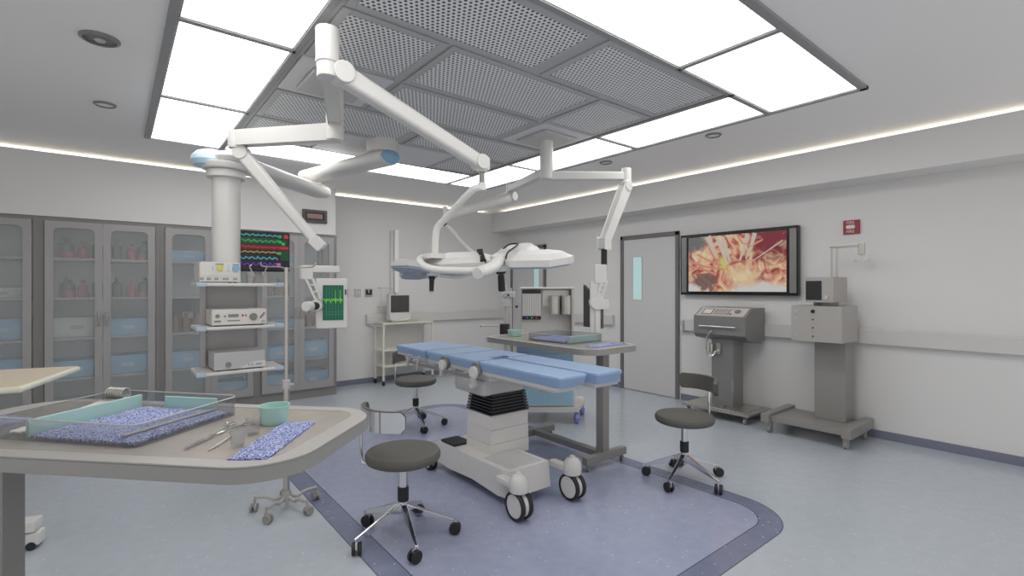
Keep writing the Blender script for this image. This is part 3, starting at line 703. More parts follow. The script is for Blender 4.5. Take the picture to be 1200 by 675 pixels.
G().cyl((1.665, 2.395, 1.485), (1.73, 2.43, 1.505), .036, None, 24, .004).tube([(1.70, 2.41, 1.495), (1.80, 2.42, 1.525), (1.86, 2.46, 1.56), (1.93, 2.50, 1.575)], .038, 16, smooth=2).done('swivel_arm', 'white', t, world=True)
# lamp frame: x to the right of view, y away, tilted so its top shows
TL = Matrix.Translation(hub) @ Matrix.Rotation(RZ, 4, 'Z') @ Matrix.Rotation(math.radians(14), 4, 'X') @ Matrix.Rotation(math.radians(-3), 4, 'Y')
for ang, rad, bg in ((-8, .245, 1.0), (62, .27, .92), (176, .275, 1.12)):
    a = math.radians(ang)
    petal(t, TL @ Matrix.Rotation(a, 4, 'Z') @ Matrix.Translation((rad, 0, .02)), bg)
G(TL).cyl((0, 0, -.05), (0, 0, .05), .07, .06, 32, .01).done('lamp_hub', 'white', t, world=True)
G(TL).cyl((.0, .0, -.075), (0, 0, -.05), .028, .04, 24, .003).done('handle_collar', 'black', t, world=True)
G(TL).cyl((0, 0, -.19), (0, 0, -.082), .024, .021, 24, .004).done('sterile_handle', 'black', t, world=True)
G(TL).cyl((0, 0, -.21), (0, 0, -.19), .016, .02, 24, .003).done('handle_tip', 'white', t, world=True)
G(TL).tube([(.02, .16, .06), (.06, .20, .085), (.13, .17, .09), (.10, .05, .085), (.05, -.03, .07), (.04, -.09, .04)], .006, 8, smooth=2).done('cable', 'black', t, world=True)
G(TL).beam((-.10, -.12, .035), (-.13, .06, .07), .03, .02, bev=.004).done('petal_clamp', 'black', t, world=True)
# arm that carries the green heart monitor, from the same mount
m0 = Vector((.665, 3.945, 2.455))
G().beam((ax, ay, 2.44), m0, .085, .085, .08, .08, .014).done('monitor_arm', 'white', t, world=True)
G().cyl(m0 + Vector((0, 0, -.07)), m0 + Vector((0, 0, .05)), .05, None, 28, .006).done('pivot_cylinder', 'white', t, world=True)
s0 = Vector((.70, 3.93, 2.36)); s1 = Vector((1.135, 3.64, 1.715))
sd = Vector((0, 0, 1)).cross(s1 - s0).normalized()
G().cyl(s0 - sd * .045, s0 + sd * .045, .052, None, 28, .006).beam(s0, s1, .075, .10, .06, .065, .025, seg=3).done('spring_arm', 'white', t, world=True)
G().beam(s1 + Vector((-.03, .02, .04)), s1 + Vector((.03, -.02, -.03)), .07, .08, bev=.01).done('arm_end_joint', 'white', t, world=True)
G().cyl((1.150, 3.632, 1.545), (1.150, 3.632, 1.70), .018, None, 20).done('spigot', 'steel_dk', t, world=True)

# ---- green heart monitor
def LM(D, r, z): return Vector((math.sin(TH) * D + math.cos(TH) * r, math.cos(TH) * D - math.sin(TH) * r, z))
t = thing('heart_monitor', 'white framed heart monitor with a green trace, hanging from a ceiling arm', 'monitor', (1.21, 3.59, 1.2), RZ - math.radians(-24))
G().b2(-.10, .115, -.03, .03, -.09 + .0, .27, .01).done('casing', 'white', t)
G().b2(-.055, .085, -.034, -.028, -.03, .22).done('screen', 'scr_green', t)
def trace(n, x0, x1, z, amp, fn): return [(x0 + (x1 - x0) * i / n, z + amp * fn(i / n)) for i in range(n + 1)]
def ecg(u):
    v = (u * 4) % 1
    return 1.0 if .45 < v < .5 else (-.35 if .5 <= v < .55 else .12 * math.sin(v * 12))
def ribs(lst, w, name, m, par, y):
    g = G()
    for pts in lst:
        L = ribbon(pts, w); v = [[g.bm.verts.new((q[0], y + dy, q[1])) for q in pr for dy in (0, .001)] for pr in L]
        for r0, r1 in zip(v, v[1:]):
            g.bm.faces.new((r0[0], r0[2], r1[2], r1[0])); g.bm.faces.new((r0[1], r0[3], r1[3], r1[1])); g.bm.faces.new((r0[0], r1[0], r1[1], r0[1])); g.bm.faces.new((r0[2], r1[2], r1[3], r0[3]))
    return g.done(name, m, par, smooth=False)
ribs([trace(80, -.05, .08, .115, .07, ecg)], .004, 'heart_trace', 'trace_lime', t, -.0355)
ribs([[(-.05, z), (.08, z)] for z in (.03, .01)] + [[(-.05 + .02 * k, -.02), (-.05 + .02 * k, .21)] for k in range(1, 7)], .0012, 'grid_lines', 'trace_green', t, -.0352)
G().b2(.095, .105, -.034, -.028, .15, .19, .001).done('power_key', 'black', t)
g = G(); wmx = wm(t)
G().beam((1.02, 3.66, 1.535), (1.275, 3.59, 1.535), .08, .05, bev=.008).done('cross_bar', 'white', t, world=True)
G().beam((1.05, 3.62, 1.56), (1.05, 3.62, 1.46), .06, .075, bev=.006, up=(1, 0, 0)).done('bracket_head', 'white', t, world=True)
a = Vector((1.04, 3.60, 1.47)); b = Vector((1.105, 3.56, 1.30))
g = G().beam(a, b, .02, .014, bev=.003).beam(a + Vector((.045, -.01, 0)), b + Vector((.025, -.01, .02)), .02, .014, bev=.003)
for k in (.3, .6): g.beam(a.lerp(b, k), (a + Vector((.045, -.01, 0))).lerp(b + Vector((.025, -.01, .02)), k), .02, .01, bev=.002)
g.done('link_arm', 'white', t, world=True)
G().cyl((1.12, 3.60, 1.275), (1.09, 3.54, 1.275), .042, None, 24, .005).done('tilt_joint', 'white', t, world=True)
G().cyl((1.10, 3.55, 1.275), (1.035, 3.49, 1.275), .026, None, 20).done('grip', 'black', t, world=True)
G().cyl((1.045, 3.50, 1.275), (1.0, 3.46, 1.275), .034, None, 24, .004).done('grip_knob', 'white', t, world=True)

# ---- rear surgical light (right mount)
bx, by = 3.064, 3.306
t = thing('surgical_light', 'smaller surgical light seen from below at the left rear, hung from the right ceiling mount', 'surgical light', (bx, by, C), 0, 'ceiling hung surgical lights')
mount(t, bx, by, 2.39, .06)
n0 = Vector((3.205, 4.02, 2.43))
G().beam((bx, by, 2.46), n0, .08, .08, .07, .07, .012).cyl(n0 + Vector((0, 0, -.06)), n0 + Vector((0, 0, .05)), .04, None, 24, .005).done('extension_arm', 'white', t, world=True)
q0, q1 = Vector((3.195, 4.0, 2.345)), Vector((2.345, 3.89, 2.05))
sd = Vector((0, 0, 1)).cross(q1 - q0).normalized()
G().cyl(q0 - sd * .07, q0 + sd * .07, .045, None, 24, .005).cyl(q0, q1, .055, .035, 24, .01).done('spring_arm', 'white', t, world=True)
G().cyl((2.345, 3.89, 2.0), (2.345, 3.89, 2.14), .022, None, 18, .003).cyl((2.345, 3.89, 1.99), (2.345, 3.89, 2.02), .035, None, 20, .004).done('arm_end_joint', 'white', t, world=True)
G().cyl((2.345, 3.89, 1.965), (2.345, 3.89, 1.995), .02, None, 16).done('spigot', 'black', t, world=True)
hb = Vector((2.155, 3.79, 1.535))
G().tube([(2.345, 3.89, 1.97), (2.37, 3.86, 1.96), (2.42, 3.72, 1.80), (2.47, 3.56, 1.68), (2.46, 3.50, 1.60), (2.40, 3.53, 1.52), (2.30, 3.62, 1.49), (2.2, 3.74, 1.51)], .016, 12, smooth=2).done('drop_tube', 'white', t, world=True)
TB = Matrix.Translation(hb) @ Matrix.Rotation(RZ, 4, 'Z') @ Matrix.Rotation(math.radians(-13), 4, 'X')
for ang, rad in ((150, .175), (-18, .24), (212, .19)):
    petal(t, TB @ Matrix.Rotation(math.radians(ang), 4, 'Z') @ Matrix.Translation((rad, 0, .03)), .82)
G(TB).cyl((0, 0, -.04), (0, 0, .05), .055, .05, 28, .008).done('lamp_hub', 'white', t, world=True)
G(TB).cyl((0, 0, -.065), (0, 0, -.04), .024, .03, 20, .002).done('handle_collar', 'black', t, world=True)
G(TB).cyl((0, 0, -.17), (-.0, 0, -.065), .019, .022, 20, .003).done('sterile_handle', 'black', t, world=True)
G(TB).cyl((0, 0, -.185), (0, 0, -.17), .012, .017, 20, .002).done('handle_tip', 'white', t, world=True)
# arm to the right
u0 = Vector((3.634, 2.852, 2.42))
G().beam((bx, by, 2.42), u0, .075, .075, .07, .07, .012).done('monitor_arm', 'white', t, world=True)
G().cyl(u0 + Vector((0, 0, -.06)), u0 + Vector((0, 0, .07)), .045, None, 24, .005).done('pivot_cylinder', 'white', t, world=True)
v0, v1 = Vector((3.62, 2.85, 2.33)), Vector((3.325, 2.847, 1.80))
sd = Vector((0, 0, 1)).cross(v1 - v0).normalized()
G().cyl(v0 - sd * .045, v0 + sd * .045, .05, None, 24, .006).beam(v0, v1, .07, .085, .06, .06, .012).beam((3.322, 2.847, 1.74), (3.322, 2.847, 1.84), .09, .07, bev=.008).done('spring_arm', 'white', t, world=True)
G().cyl((3.321, 2.847, 1.60), (3.321, 2.847, 1.75), .026, None, 20).done('spigot', 'black', t, world=True)

# ---- hanging display seen from its side
t = thing('hanging_display', 'white backed display seen from the side, hanging near the grey door from a ceiling arm', 'monitor', (3.29, 2.87, 1.0), RZ)
zz = 1.0
G().b2(-.05, .055, -.03, .03, 1.44 - zz, 1.605 - zz, .008).done('bracket_head', 'white', t)
g = G()
for x in (0, .045): g.beam((x + .02, -.02, 1.47 - zz), (x - .035, -.02, 1.30 - zz), .018, .012, bev=.002)
for k in (.25, .5, .75): g.beam((.02 - .055 * k, -.02, 1.47 - zz - .17 * k), (.065 - .055 * k, -.02, 1.47 - zz - .17 * k), .014, .01, bev=.001)
g.done('link_arm', 'white', t)
G().cyl((-.03, -.055, 1.275 - zz), (-.03, .03, 1.275 - zz), .062, None, 30, .006).b2(-.03, .07, -.05, .0, 1.215 - zz, 1.30 - zz, .008).done('tilt_joint', 'white', t)
G().b2(-.085, -.02, -.02, .015, 1.01 - zz, 1.46 - zz, .008).done('rear_housing', 'white', t)
G().b2(-.045, .005, -.035, -.018, 1.01 - zz, 1.22 - zz, .006).done('lower_stem', 'white', t)
G().prism([(-.16, -.16), (.10, -.16), (.10, .06), (-.16, .22)], -.012, .012, .003, Matrix.Translation((-.03, .05, 1.21 - zz)) @ Matrix.Rotation(math.radians(-62), 4, 'Z') @ Matrix.Rotation(PI / 2, 4, 'X')).done('display_panel', 'screen_off', t)

# ------------------------------------------------------------ equipment pendant
def dirmat(p, d):
    d = Vector(d).normalized(); y = Vector((0, 0, 1)).cross(d).normalized(); z = d.cross(y)
    return Matrix(((d.x, y.x, z.x, p[0]), (d.y, y.y, z.y, p[1]), (d.z, y.z, z.z, p[2]), (0, 0, 0, 1)))
def capsule_beam(g, a, b, w, h):
    a, b = Vector(a), Vector(b); L = (b - a).length; g.T = dirmat(a, b - a)
    V = []
    for i in range(9):                                   # rounded ends, oval section
        t = math.pi / 2 * i / 8; V.append((-.06 * math.cos(t), math.sin(t) * .35 + .65 if i else .62))
    V = V + [(L + .06 * math.cos(math.pi / 2 * (8 - i) / 8), V[8 - i][1]) for i in range(9)]
    R_ = []
    for x, k in V:
        ring = []
        for j in range(28):
            q = 2 * PI * j / 28; c, s_ = math.cos(q), math.sin(q); f = 1 / (abs(c) ** 3.2 + abs(s_) ** 3.2) ** (1 / 3.2)
            ring.append(g.bm.verts.new((x, c * f * w / 2 * k, s_ * f * h / 2 * k)))
        R_.append(ring)
    for p, q in zip(R_, R_[1:]):
        for j in range(28): g.bm.faces.new((p[j], p[(j + 1) % 28], q[(j + 1) % 28], q[j]))
    g.bm.faces.new(R_[0][::-1]); g.bm.faces.new(R_[-1]); return g
t = thing('equipment_pendant', 'white ceiling pendant with jointed beams, a round column and three equipment shelves', 'equipment pendant', (.675, 4.398, .75), 0)
P0, J = Vector((1.95, 4.36, 2.61)), Vector((1.643, 5.47, 2.60))
G().cyl((P0.x, P0.y, 2.66), (P0.x, P0.y, C), .14, .15, 36, .006).done('mount_collar', 'white', t, world=True)
capsule_beam(G(), P0 + (P0 - J).normalized() * .06, J + (J - P0).normalized() * .06, .22, .125).done('upper_beam', 'white', t, world=True)
e_ = P0 + (P0 - J).normalized() * .115
G(dirmat(e_, P0 - J)).ball((0, 0, .002), .106, (.5, 1, .58)).done('beam_end_cap', 'bluecap2', t, world=True)
G().cyl((J.x, J.y, 2.47), (J.x, J.y, 2.56), .09, None, 32, .008).done('beam_joint', 'white', t, world=True)
K = Vector((.675, 4.398, 2.40)); J2 = Vector((1.70, 5.44, 2.44))
capsule_beam(G(), J2 + (J2 - K).normalized() * .06, K, .21, .12).done('lower_beam', 'white', t, world=True)
KL = Vector((-math.cos(TH), math.sin(TH), 0))
G().ball(K + KL * -.06, .16, (1, 1, .38)).done('head_housing', 'white', t, world=True)
G().lathe(K + KL * .085 + Vector((-.03, -.03, -.062)), [(0, 0), (.12, 0), (.138, .035), (.132, .07), (.10, .105), (.05, .125), (0, .128)], 32).done('head_cap', 'bluecap', t, world=True)
G().cyl((K.x, K.y, 2.31), (K.x, K.y, 2.36), .16, .175, 36, .01).cyl((K.x, K.y, 2.25), (K.x, K.y, 2.31), .135, None, 36, .01).done('column_collar', 'white', t, world=True)
G().cyl((K.x, K.y, .80), (K.x, K.y, 2.26), .098, None, 40).done('column', 'white', t, world=True)
# shelf rack (local frame)
z0 = -.75
for x in (-.17, .21): G().b2(x - .018, x + .018, -.135, -.10, .80 + z0, 1.44 + z0, .004).done('upright', 'offgrey', t)
G().b2(-.15, .19, -.103, -.09, .82 + z0, 1.43 + z0, .003).done('back_panel', 'offgrey', t)
for z in (1.435, 1.13, .815):
    sh = G().b2(-.228, .295, -.445, -.10, z - .024 + z0, z + z0, .008).done('shelf', 'white', t)
    for x in (-.236, .300):
        G().b2(x - .010, x + .010, -.44, -.12, z - .024 + z0, z + .003 + z0, .005).done('side_rail', 'white', sh)
        G().b2(x - (.012 if x < 0 else .05), x + (.05 if x < 0 else .012), -.452, -.415, z - .027 + z0, z + .004 + z0, .006).done('corner_bumper', 'bumper', sh)
def dev(name, label, cat, x0, x1, h, z, y0=-.43, y1=-.15, m='white2', root=t):
    w = wm(root); p = w @ Vector(((x0 + x1) / 2, (y0 + y1) / 2, z + z0))
    d = thing(name, label, cat, p, 0); X, Y = (x1 - x0) / 2, (y1 - y0) / 2
    G().b2(-X, X, -Y, Y, .006, h, .006).done('housing', m, d)
    g = G()
    for a in (-1, 1):
        for b in (-1, 1): g.cyl((a * (X - .03), b * (Y - .03), 0), (a * (X - .03), b * (Y - .03), .008), .012, None, 14)
    g.done('foot', 'black', d)
    return d, X, Y
T_ = t
d, X, Y = dev('infusion_controller', 'white device with yellow and blue dials on the top pendant shelf', 'medical device', -.228, .025, .14, 1.436)
G().b2(-X + .01, X - .01, -Y - .002, -Y + .002, .05, .145, .001).done('front_panel', 'ivory', d)
G().cyl((-.005, -Y - .012, .105), (-.005, -Y, .105), .021, None, 24, .002).done('yellow_dial', mat('yellow_plastic', srgb(215, 212, 95), .4), d)
G().cyl((.095, -Y - .012, .103), (.095, -Y, .103), .024, None, 24, .002).done('blue_dial', 'bluecap2', d)
G().b2(.043, .06, -Y - .006, -Y, .08, .13, .002).done('slider', 'bluecap', d)
G().b2(-.05, -.04, -Y - .005, -Y, .085, .12, .002).done('slider', 'bluecap', d)
G().b2(-.03, .02, -Y - .005, -Y, .125, .135, .001).b2(.075, .115, -Y - .005, -Y, .125, .135, .001).done('dial_mark', 'grid_dark', d)
g = G()
for x in (-.118, -.105, -.075, -.062, -.03, -.018, .02, .033, .046, .085, .098): g.b2(x - .005, x + .005, -Y - .003, -Y + .003, .02, .036, .001)
g.done('keypad', 'grid_dark', d)
d, X, Y = dev('surgical_generator', 'white device with round dial and small keys on the middle pendant shelf', 'medical device', -.155, .197, .118, 1.131)
G().b2(-X + .008, X - .008, -Y - .002, -Y + .002, .012, .108, .001).done('front_panel', 'ivory', d)
G().cyl((.085, -Y - .012, .062), (.085, -Y, .062), .026, None, 26, .003).cyl((.085, -Y - .018, .062), (.085, -Y - .01, .062), .009, None, 16).done('dial', 'steel_dk', d)
G().b2(-.075, -.01, -Y - .004, -Y, .062, .084, .001).b2(-.16, -.12, -Y - .004, -Y, .028, .042, .001).b2(-.08, .0, -Y - .004, -Y, .034, .042, .001).cyl((-.14, -Y - .006, .072), (-.14, -Y, .072), .014, None, 18).cyl((-.095, -Y - .005, .07), (-.095, -Y, .07), .007, None, 14).done('controls', 'steel_dk', d)
G().b2(.01, .022, -Y - .005, -Y, .066, .08, .001).b2(.032, .04, -Y - .005, -Y, .066, .08, .001).done('indicator', 'red', d)
G().beam((.13, -Y - .003, .05), (.16, -Y - .003, .09), .004, .014, bev=.001).b2(.14, .147, -Y - .004, -Y, .02, .032).b2(.153, .160, -Y - .004, -Y, .02, .032).done('socket', 'steel_dk', d)
d, X, Y = dev('suction_unit', 'grey box with a round knob and pale curved stripe on the lowest pendant shelf', 'medical device', -.14, .185, .128, .816, m='offgrey')
G().cyl((-.075, -Y - .012, .045), (-.075, -Y, .045), .018, None, 24, .003).done('knob', 'steel_dk', d)
G().prism([(.0, .01), (.165, .01), (.165, .055), (.10, .055), (.05, .04)], 0, .002, 0, Matrix.Translation((0, -Y - .0005, 0)) @ Matrix.Rotation(PI / 2, 4, 'X')).done('stripe', 'white', d)
g = G()
for x in (.055, .075, .105, .118, .131): g.b2(x - .005, x + .005, -Y - .005, -Y, .026, .038, .001)
g.done('keypad', 'grid_dark', d)
# clip hook on the top shelf
p = wm(T_) @ Vector((.165, -.31, 1.436 + z0))
d = thing('instrument_clip', 'grey clip stand with a V of bent wire on the top pendant shelf', 'clip stand', p, 0)
G().prism([(-.035, 0), (.035, 0), (.02, .065), (-.02, .065)], -.04, .04, .004, Matrix.Rotation(PI / 2, 4, 'X')).done('clip_base', 'steel_dk', d)
G().tube([(-.045, 0, .135), (-.06, 0, .13), (-.058, 0, .115), (-.02, 0, .04), (.0, 0, .06), (.02, 0, .04), (.055, 0, .11), (.055, 0, .125), (.04, 0, .13)], .004, 8, smooth=1).done('wire_loop', 'brushed', d)
# vital signs monitor
t = thing('vital_signs_monitor', 'black screen with coloured vital sign traces behind the top pendant shelf', 'monitor', (.96, 4.46, 1.54), 0)
G().b2(-.195, .195, -.02, .03, -.005, .325, .008).done('casing', 'black_gl', t)
G().b2(-.185, .185, -.024, -.018, .01, .316).done('screen', 'scr_black', t)
G().b2(.0, .03, .03, .10, .10, .22, .004).beam((0, .09, .16), (-.27, .02, .16), .05, .05, bev=.006).done('mounting_arm', 'offgrey', t)
random.seed(3)
for i, (m, z, am) in enumerate((('trace_cyan', .292, .010), ('trace_green', .245, .014), ('trace_red', .195, .008), ('trace_yellow', .155, .008), ('trace_cyan', .105, .014), ('trace_purple', .055, .016))):
    ph = random.random() * 9
    ribs([trace(90, -.175, .10, z, am, lambda u: (math.sin(u * 40 + ph) * .5 + math.sin(u * 97 + ph) * .4 + random.uniform(-.3, .3)))], .0055, 'trace_line', m, t, -.0262)
G().b2(-.18, .185, -.0252, -.024, .175, .215).done('red_band', 'trace_maroon', t)
G().b2(-.18, .12, -.0252, -.024, .222, .27).b2(.12, .185, -.0252, -.024, .09, .17).b2(.11, .17, -.0252, -.024, .225, .262).done('green_band', 'trace_darkgreen', t)
g = G()
for x, z, s_ in ((.115, .29, .012), (.115, .245, .012), (.14, .23, .013), (.11, .15, .013)): g.b2(x - s_, x + s_, -.0268, -.0255, z - s_, z + s_ * .8)
g.done('green_figures', 'trace_green', t)
G().b2(.145, .18, -.0268, -.0255, .275, .305).done('red_figures', 'trace_red', t)
G().b2(.11, .18, -.0268, -.0255, .187, .203).done('red_figures', 'trace_red', t)
G().b2(.09, .12, -.0268, -.0255, .045, .068).done('pink_figures', 'trace_pink', t)

# ------------------------------------------------------------ casters and stands
def caster(par, x, y, r=.03, ang=0.0, m='black', stem=.02, hood='steel_dk', w=.022, name='caster'):
    T = Matrix.Translation((x, y, 0)) @ Matrix.Rotation(ang, 4, 'Z')
    g = G(T)
    for s_ in (-1, 1): g.cyl((s_ * w * .25, .01, r), (s_ * w * .95, .01, r), r, None, 20, r * .15)
    o = g.done(name, m, par)
    G(T).b2(-w * .24, w * .24, -r * .5, .01 + r * .5, r * 1.1, r * 2 + .006, .003).cyl((0, 0, r * 1.6), (0, 0, r * 2 + stem), .007, None, 12).done('fork', hood, o)
    return o
# IV stand
t = thing('drip_stand', 'slim steel drip stand on a five-castor foot in front of the pendant shelves', 'drip stand', (.845, 3.33, 0), RZ)
G().cyl((0, 0, .10), (0, 0, .80), .019, None, 24).cyl((0, 0, .78), (0, 0, 1.53), .013, None, 20).done('pole', 'brushed', t)
G().cyl((0, 0, .76), (0, 0, .82), .025, None, 24, .004).cyl((.02, 0, .79), (.045, 0, .79), .008, None, 12).done('height_clamp', 'offgrey', t)
g = G()
g.tube([(0, 0, 1.52), (-.04, 0, 1.535), (-.15, 0, 1.535), (-.165, 0, 1.55), (-.16, 0, 1.565)], .004, 8, smooth=1)
g.tube([(0, 0, 1.52), (.04, 0, 1.53), (.16, 0, 1.53), (.185, 0, 1.545), (.18, 0, 1.56)], .004, 8, smooth=1)
g.done('hook_arm', 'brushed', t)
G().cyl((0, 0, .055), (0, 0, .12), .034, .028, 24, .004).done('foot_hub', 'steel_lt', t)
for k in range(5):
    a = math.radians(-100 + 72 * k); c_, s_ = math.cos(a), math.sin(a); L_ = .19
    G().tube([(c_ * .02, s_ * .02, .085), (c_ * .07, s_ * .07, .06), (c_ * .11, s_ * .11, .085), (c_ * L_, s_ * L_, .085)], .011, 8, smooth=1).done('leg', 'steel_lt', t)
    caster(t, c_ * L_, s_ * L_, .027, a, 'grey_wheel', .03, 'steel_lt')

# ------------------------------------------------------------ stools
def stool(loc, label, zs, phi, chrome_back, a0, R=.208, span=58, tube_phi=None, pr=.225):
    t = thing('swivel_stool', label, 'stool', (*loc, 0), RZ, 'round charcoal swivel stools')
    G().lathe((0, 0, zs - .062), [(0, 0), (R * .9, 0), (R * .97, .008), (R, .022), (R, .040), (R * .96, .055), (R * .85, .062), (R * .3, .058), (0, .057)], 40).done('seat', 'seat', t)
    G().b2(-.07, .07, -.07, .07, zs - .078, zs - .062, .004).cyl((0, 0, .27), (0, 0, zs - .07), .024, None, 24).done('gas_column', 'chrome', t)
    G().cyl((0, 0, .205), (0, 0, .285), .031, None, 24, .004).done('column_sleeve', 'black', t)
    G().cyl((0, 0, .12), (0, 0, .215), .026, .024, 24, .003).done('hub', 'chrome', t)
    for k in range(5):
        a = a0 + 2 * PI * k / 5; c_, s_ = math.cos(a), math.sin(a)
        G().beam((c_ * .015, s_ * .015, .165), (c_ * .285, s_ * .285, .078), .034, .05, .016, .012, .004).done('leg', 'chrome', t)
        caster(t, c_ * .28, s_ * .28, .033, a + .6 + k, 'black', .014, 'chrome', .026)
    tp = phi if tube_phi is None else tube_phi
    c_, s_ = math.cos(tp), math.sin(tp)
    G().tube([(c_ * .06, s_ * .06, zs - .07), (c_ * (R + .012), s_ * (R + .012), zs - .075), (c_ * (R + .022), s_ * (R + .022), zs - .03), (c_ * (R + .022), s_ * (R + .022), zs + .08), (c_ * (pr + .012), s_ * (pr + .012), zs + .20)], .009, 10, smooth=1).done('back_support', 'chrome', t)
    def arc(r0, r1, za, zb, sp):
        g = G(); n = 20; V = []
        for i in range(n + 1):
            a = phi + math.radians(-sp + 2 * sp * i / n); q = min(1, min(i, n - i) / 2.0 + .55)
            zm, hh = (za + zb) / 2, (zb - za) / 2 * q
            V.append([g.bm.verts.new((rr * math.cos(a), rr * math.sin(a), z_)) for rr, z_ in ((r0, zm - hh), (r1, zm - hh), (r1, zm + hh), (r0, zm + hh))])
        for A, B in zip(V, V[1:]):
            for k in range(4): g.bm.faces.new((A[k], A[(k + 1) % 4], B[(k + 1) % 4], B[k]))
        g.bm.faces.new(V[0]); g.bm.faces.new(V[-1][::-1]); return g
    arc(pr - .022, pr, zs + .15, zs + .262, span).done('backrest', 'seat', t)
    arc(pr + .001, pr + .006, zs + .152, zs + .26, span * .98).done('backrest_shell', 'chrome' if chrome_back else 'seat', t)
    return t
rad = math.radians
stool((1.262, 2.545), 'round charcoal stool in front, its chrome backed rest turned to the viewer', .495, rad(228), True, rad(80), tube_phi=rad(188))
stool((3.235, 2.015), 'round charcoal stool at right with a dark curved backrest, in front of the grey console', .485, rad(22), False, rad(87), span=60)
stool((2.375, 4.51), 'round charcoal stool behind the operating table, farthest of the three', .49, rad(165), False, rad(83), span=42)

# ------------------------------------------------------------ operating table
t = thing('operating_table', 'white operating table with pale blue pads, black bellows and large twin wheels', 'operating table', (2.18, 3.0, 0))
def taper(g, poly, z0, z1, d=.016):
    n = len(poly); cx = sum(p[0] for p in poly) / n; cy = sum(p[1] for p in poly) / n
    def ins(k): return [(x - math.copysign(min(k, abs(x - cx)), x - cx), y - math.copysign(min(k, abs(y - cy)), y - cy)) for x, y in poly]
    V = [[g.bm.verts.new((x, y, z)) for x, y in ins(k)] for k, z in ((d, z0), (.002, z1 - .022), (0, z1 - .012), (.003, z1 - .003), (.010, z1))]
    g.bm.faces.new(V[0][::-1]); g.bm.faces.new(V[-1])
    for a, b in zip(V, V[1:]):
        for k in range(n): g.bm.faces.new((a[k], a[(k + 1) % n], b[(k + 1) % n], b[k]))
def pad(x0, x1, y0, y1, z0=.832, z1=.90, poly=None, nm='cushion'):
    g = G()
    if poly: taper(g, poly, z0, z1)
    else: taper(g, rrect(x0, x1, y0, y1, .02, 3), z0, z1)
    return g.done(nm, 'cush', t, world=True)
pad(1.93, 2.155, 1.97, 2.77, nm='leg_cushion'); pad(2.195, 2.43, 1.93, 2.80, nm='leg_cushion')
pad(0, 0, 0, 0, poly=[(1.93, 2.80), (2.08, 2.80), (2.09, 2.90), (2.25, 2.90), (2.26, 2.83), (2.43, 2.83), (2.43, 3.185), (1.93, 3.185)], nm='seat_cushion')
pad(1.93, 2.43, 3.215, 3.50, nm='back_cushion'); pad(1.93, 2.43, 3.535, 3.785, nm='back_cushion'); pad(1.96, 2.40, 3.83, 4.11, .826, .892, nm='head_cushion')
for x0, x1, y0, y1 in ((1.945, 2.14, 2.0, 2.77), (2.21, 2.415, 1.96, 2.80), (1.945, 2.415, 2.82, 3.18), (1.945, 2.415, 3.21, 3.505), (1.945, 2.415, 3.535, 3.785), (1.975, 2.385, 3.83, 4.1)):
    G().b2(x0, x1, y0, y1, .808, .832, .003).done('section_plate', 'offgrey', t, world=True)
for x in (1.905, 2.455):
    for a, b in ((2.80, 3.19), (3.21, 3.78)):
        G().b2(x - .005, x + .005, a, b, .775, .80, .002).done('side_rail', 'brushed', t, world=True)
    for y in (2.79, 3.20):
        G().cyl((x + (.012 if x < 2.2 else -.03), y, .838), (x + (.03 if x < 2.2 else -.012), y, .838), .054, None, 28, .004).done('hinge_cover', 'steel_dk', t, world=True)
        sg = 1 if x > 2.2 else -1
        G().cyl((x - .010, y, .822), (x + .018, y, .822), .042, None, 28, .004).done('hinge', 'white2', t, world=True)
        G().b2(x - .018, x + .018, y - .012, y + .012, .74, .80, .003).done('rail_clamp', 'offgrey', t, world=True)
    for y in (2.9, 3.1, 3.35, 3.65, 3.78):
        xa, xb = sorted((x, 1.96 if x < 2.2 else 2.40))
        G().b2(xa, xb, y - .012, y + .012, .782, .81, .002).done('rail_bracket', 'offgrey', t, world=True)
    for y in (3.55, 3.72):
        G().beam((x - .006, y, .85), (x - .006, y + .03, .74), .025, .018, bev=.003).done('lock_lever', 'offgrey', t, world=True)
G().b2(1.99, 2.37, 2.72, 3.60, .755, .808, .012).b2(2.0, 2.09, 3.55, 4.0, .775, .805, .006).b2(2.27, 2.36, 3.55, 4.0, .775, .805, .006).b2(2.0, 2.12, 2.1, 2.75, .78, .808, .006).b2(2.24, 2.36, 2.1, 2.75, .78, .808, .006).done('top_frame', 'white2', t, world=True)
G().b2(1.98, 2.36, 2.78, 3.16, .64, .76, .03).done('tilt_housing', 'offgrey', t, world=True)
G().cyl((1.93, 2.86, .72), (1.99, 2.86, .72), .022, None, 20, .004).done('drive_knob', 'white2', t, world=True)
# bellows: stacked folds
g = G()
for i in range(7):
    k = i / 6.; z = .503 + .0215 * i; hx = .178 - .016 * k; hy = .165 - .02 * k; cxx = 2.215
    g.prism(rrect(cxx - hx, cxx + hx, 2.925 - hy, 2.925 + hy, .02, 3), z + .004, z + .0135, .004, seg=1)
    g.prism(rrect(cxx - hx + .022, cxx + hx - .022, 2.925 - hy + .022, 2.925 + hy - .022, .01, 2), z, z + .0215)
g.done('bellows', 'black_gl', t, world=True)
g = G()
g.b2(2.045, 2.385, 2.775, 3.075, .40, .503, .003).b2(2.043, 2.387, 2.773, 3.077, .30, .399, .003).b2(2.041, 2.389, 2.771, 3.079, .20, .299, .003)
g.done('lift_column', 'white2', t, world=True)
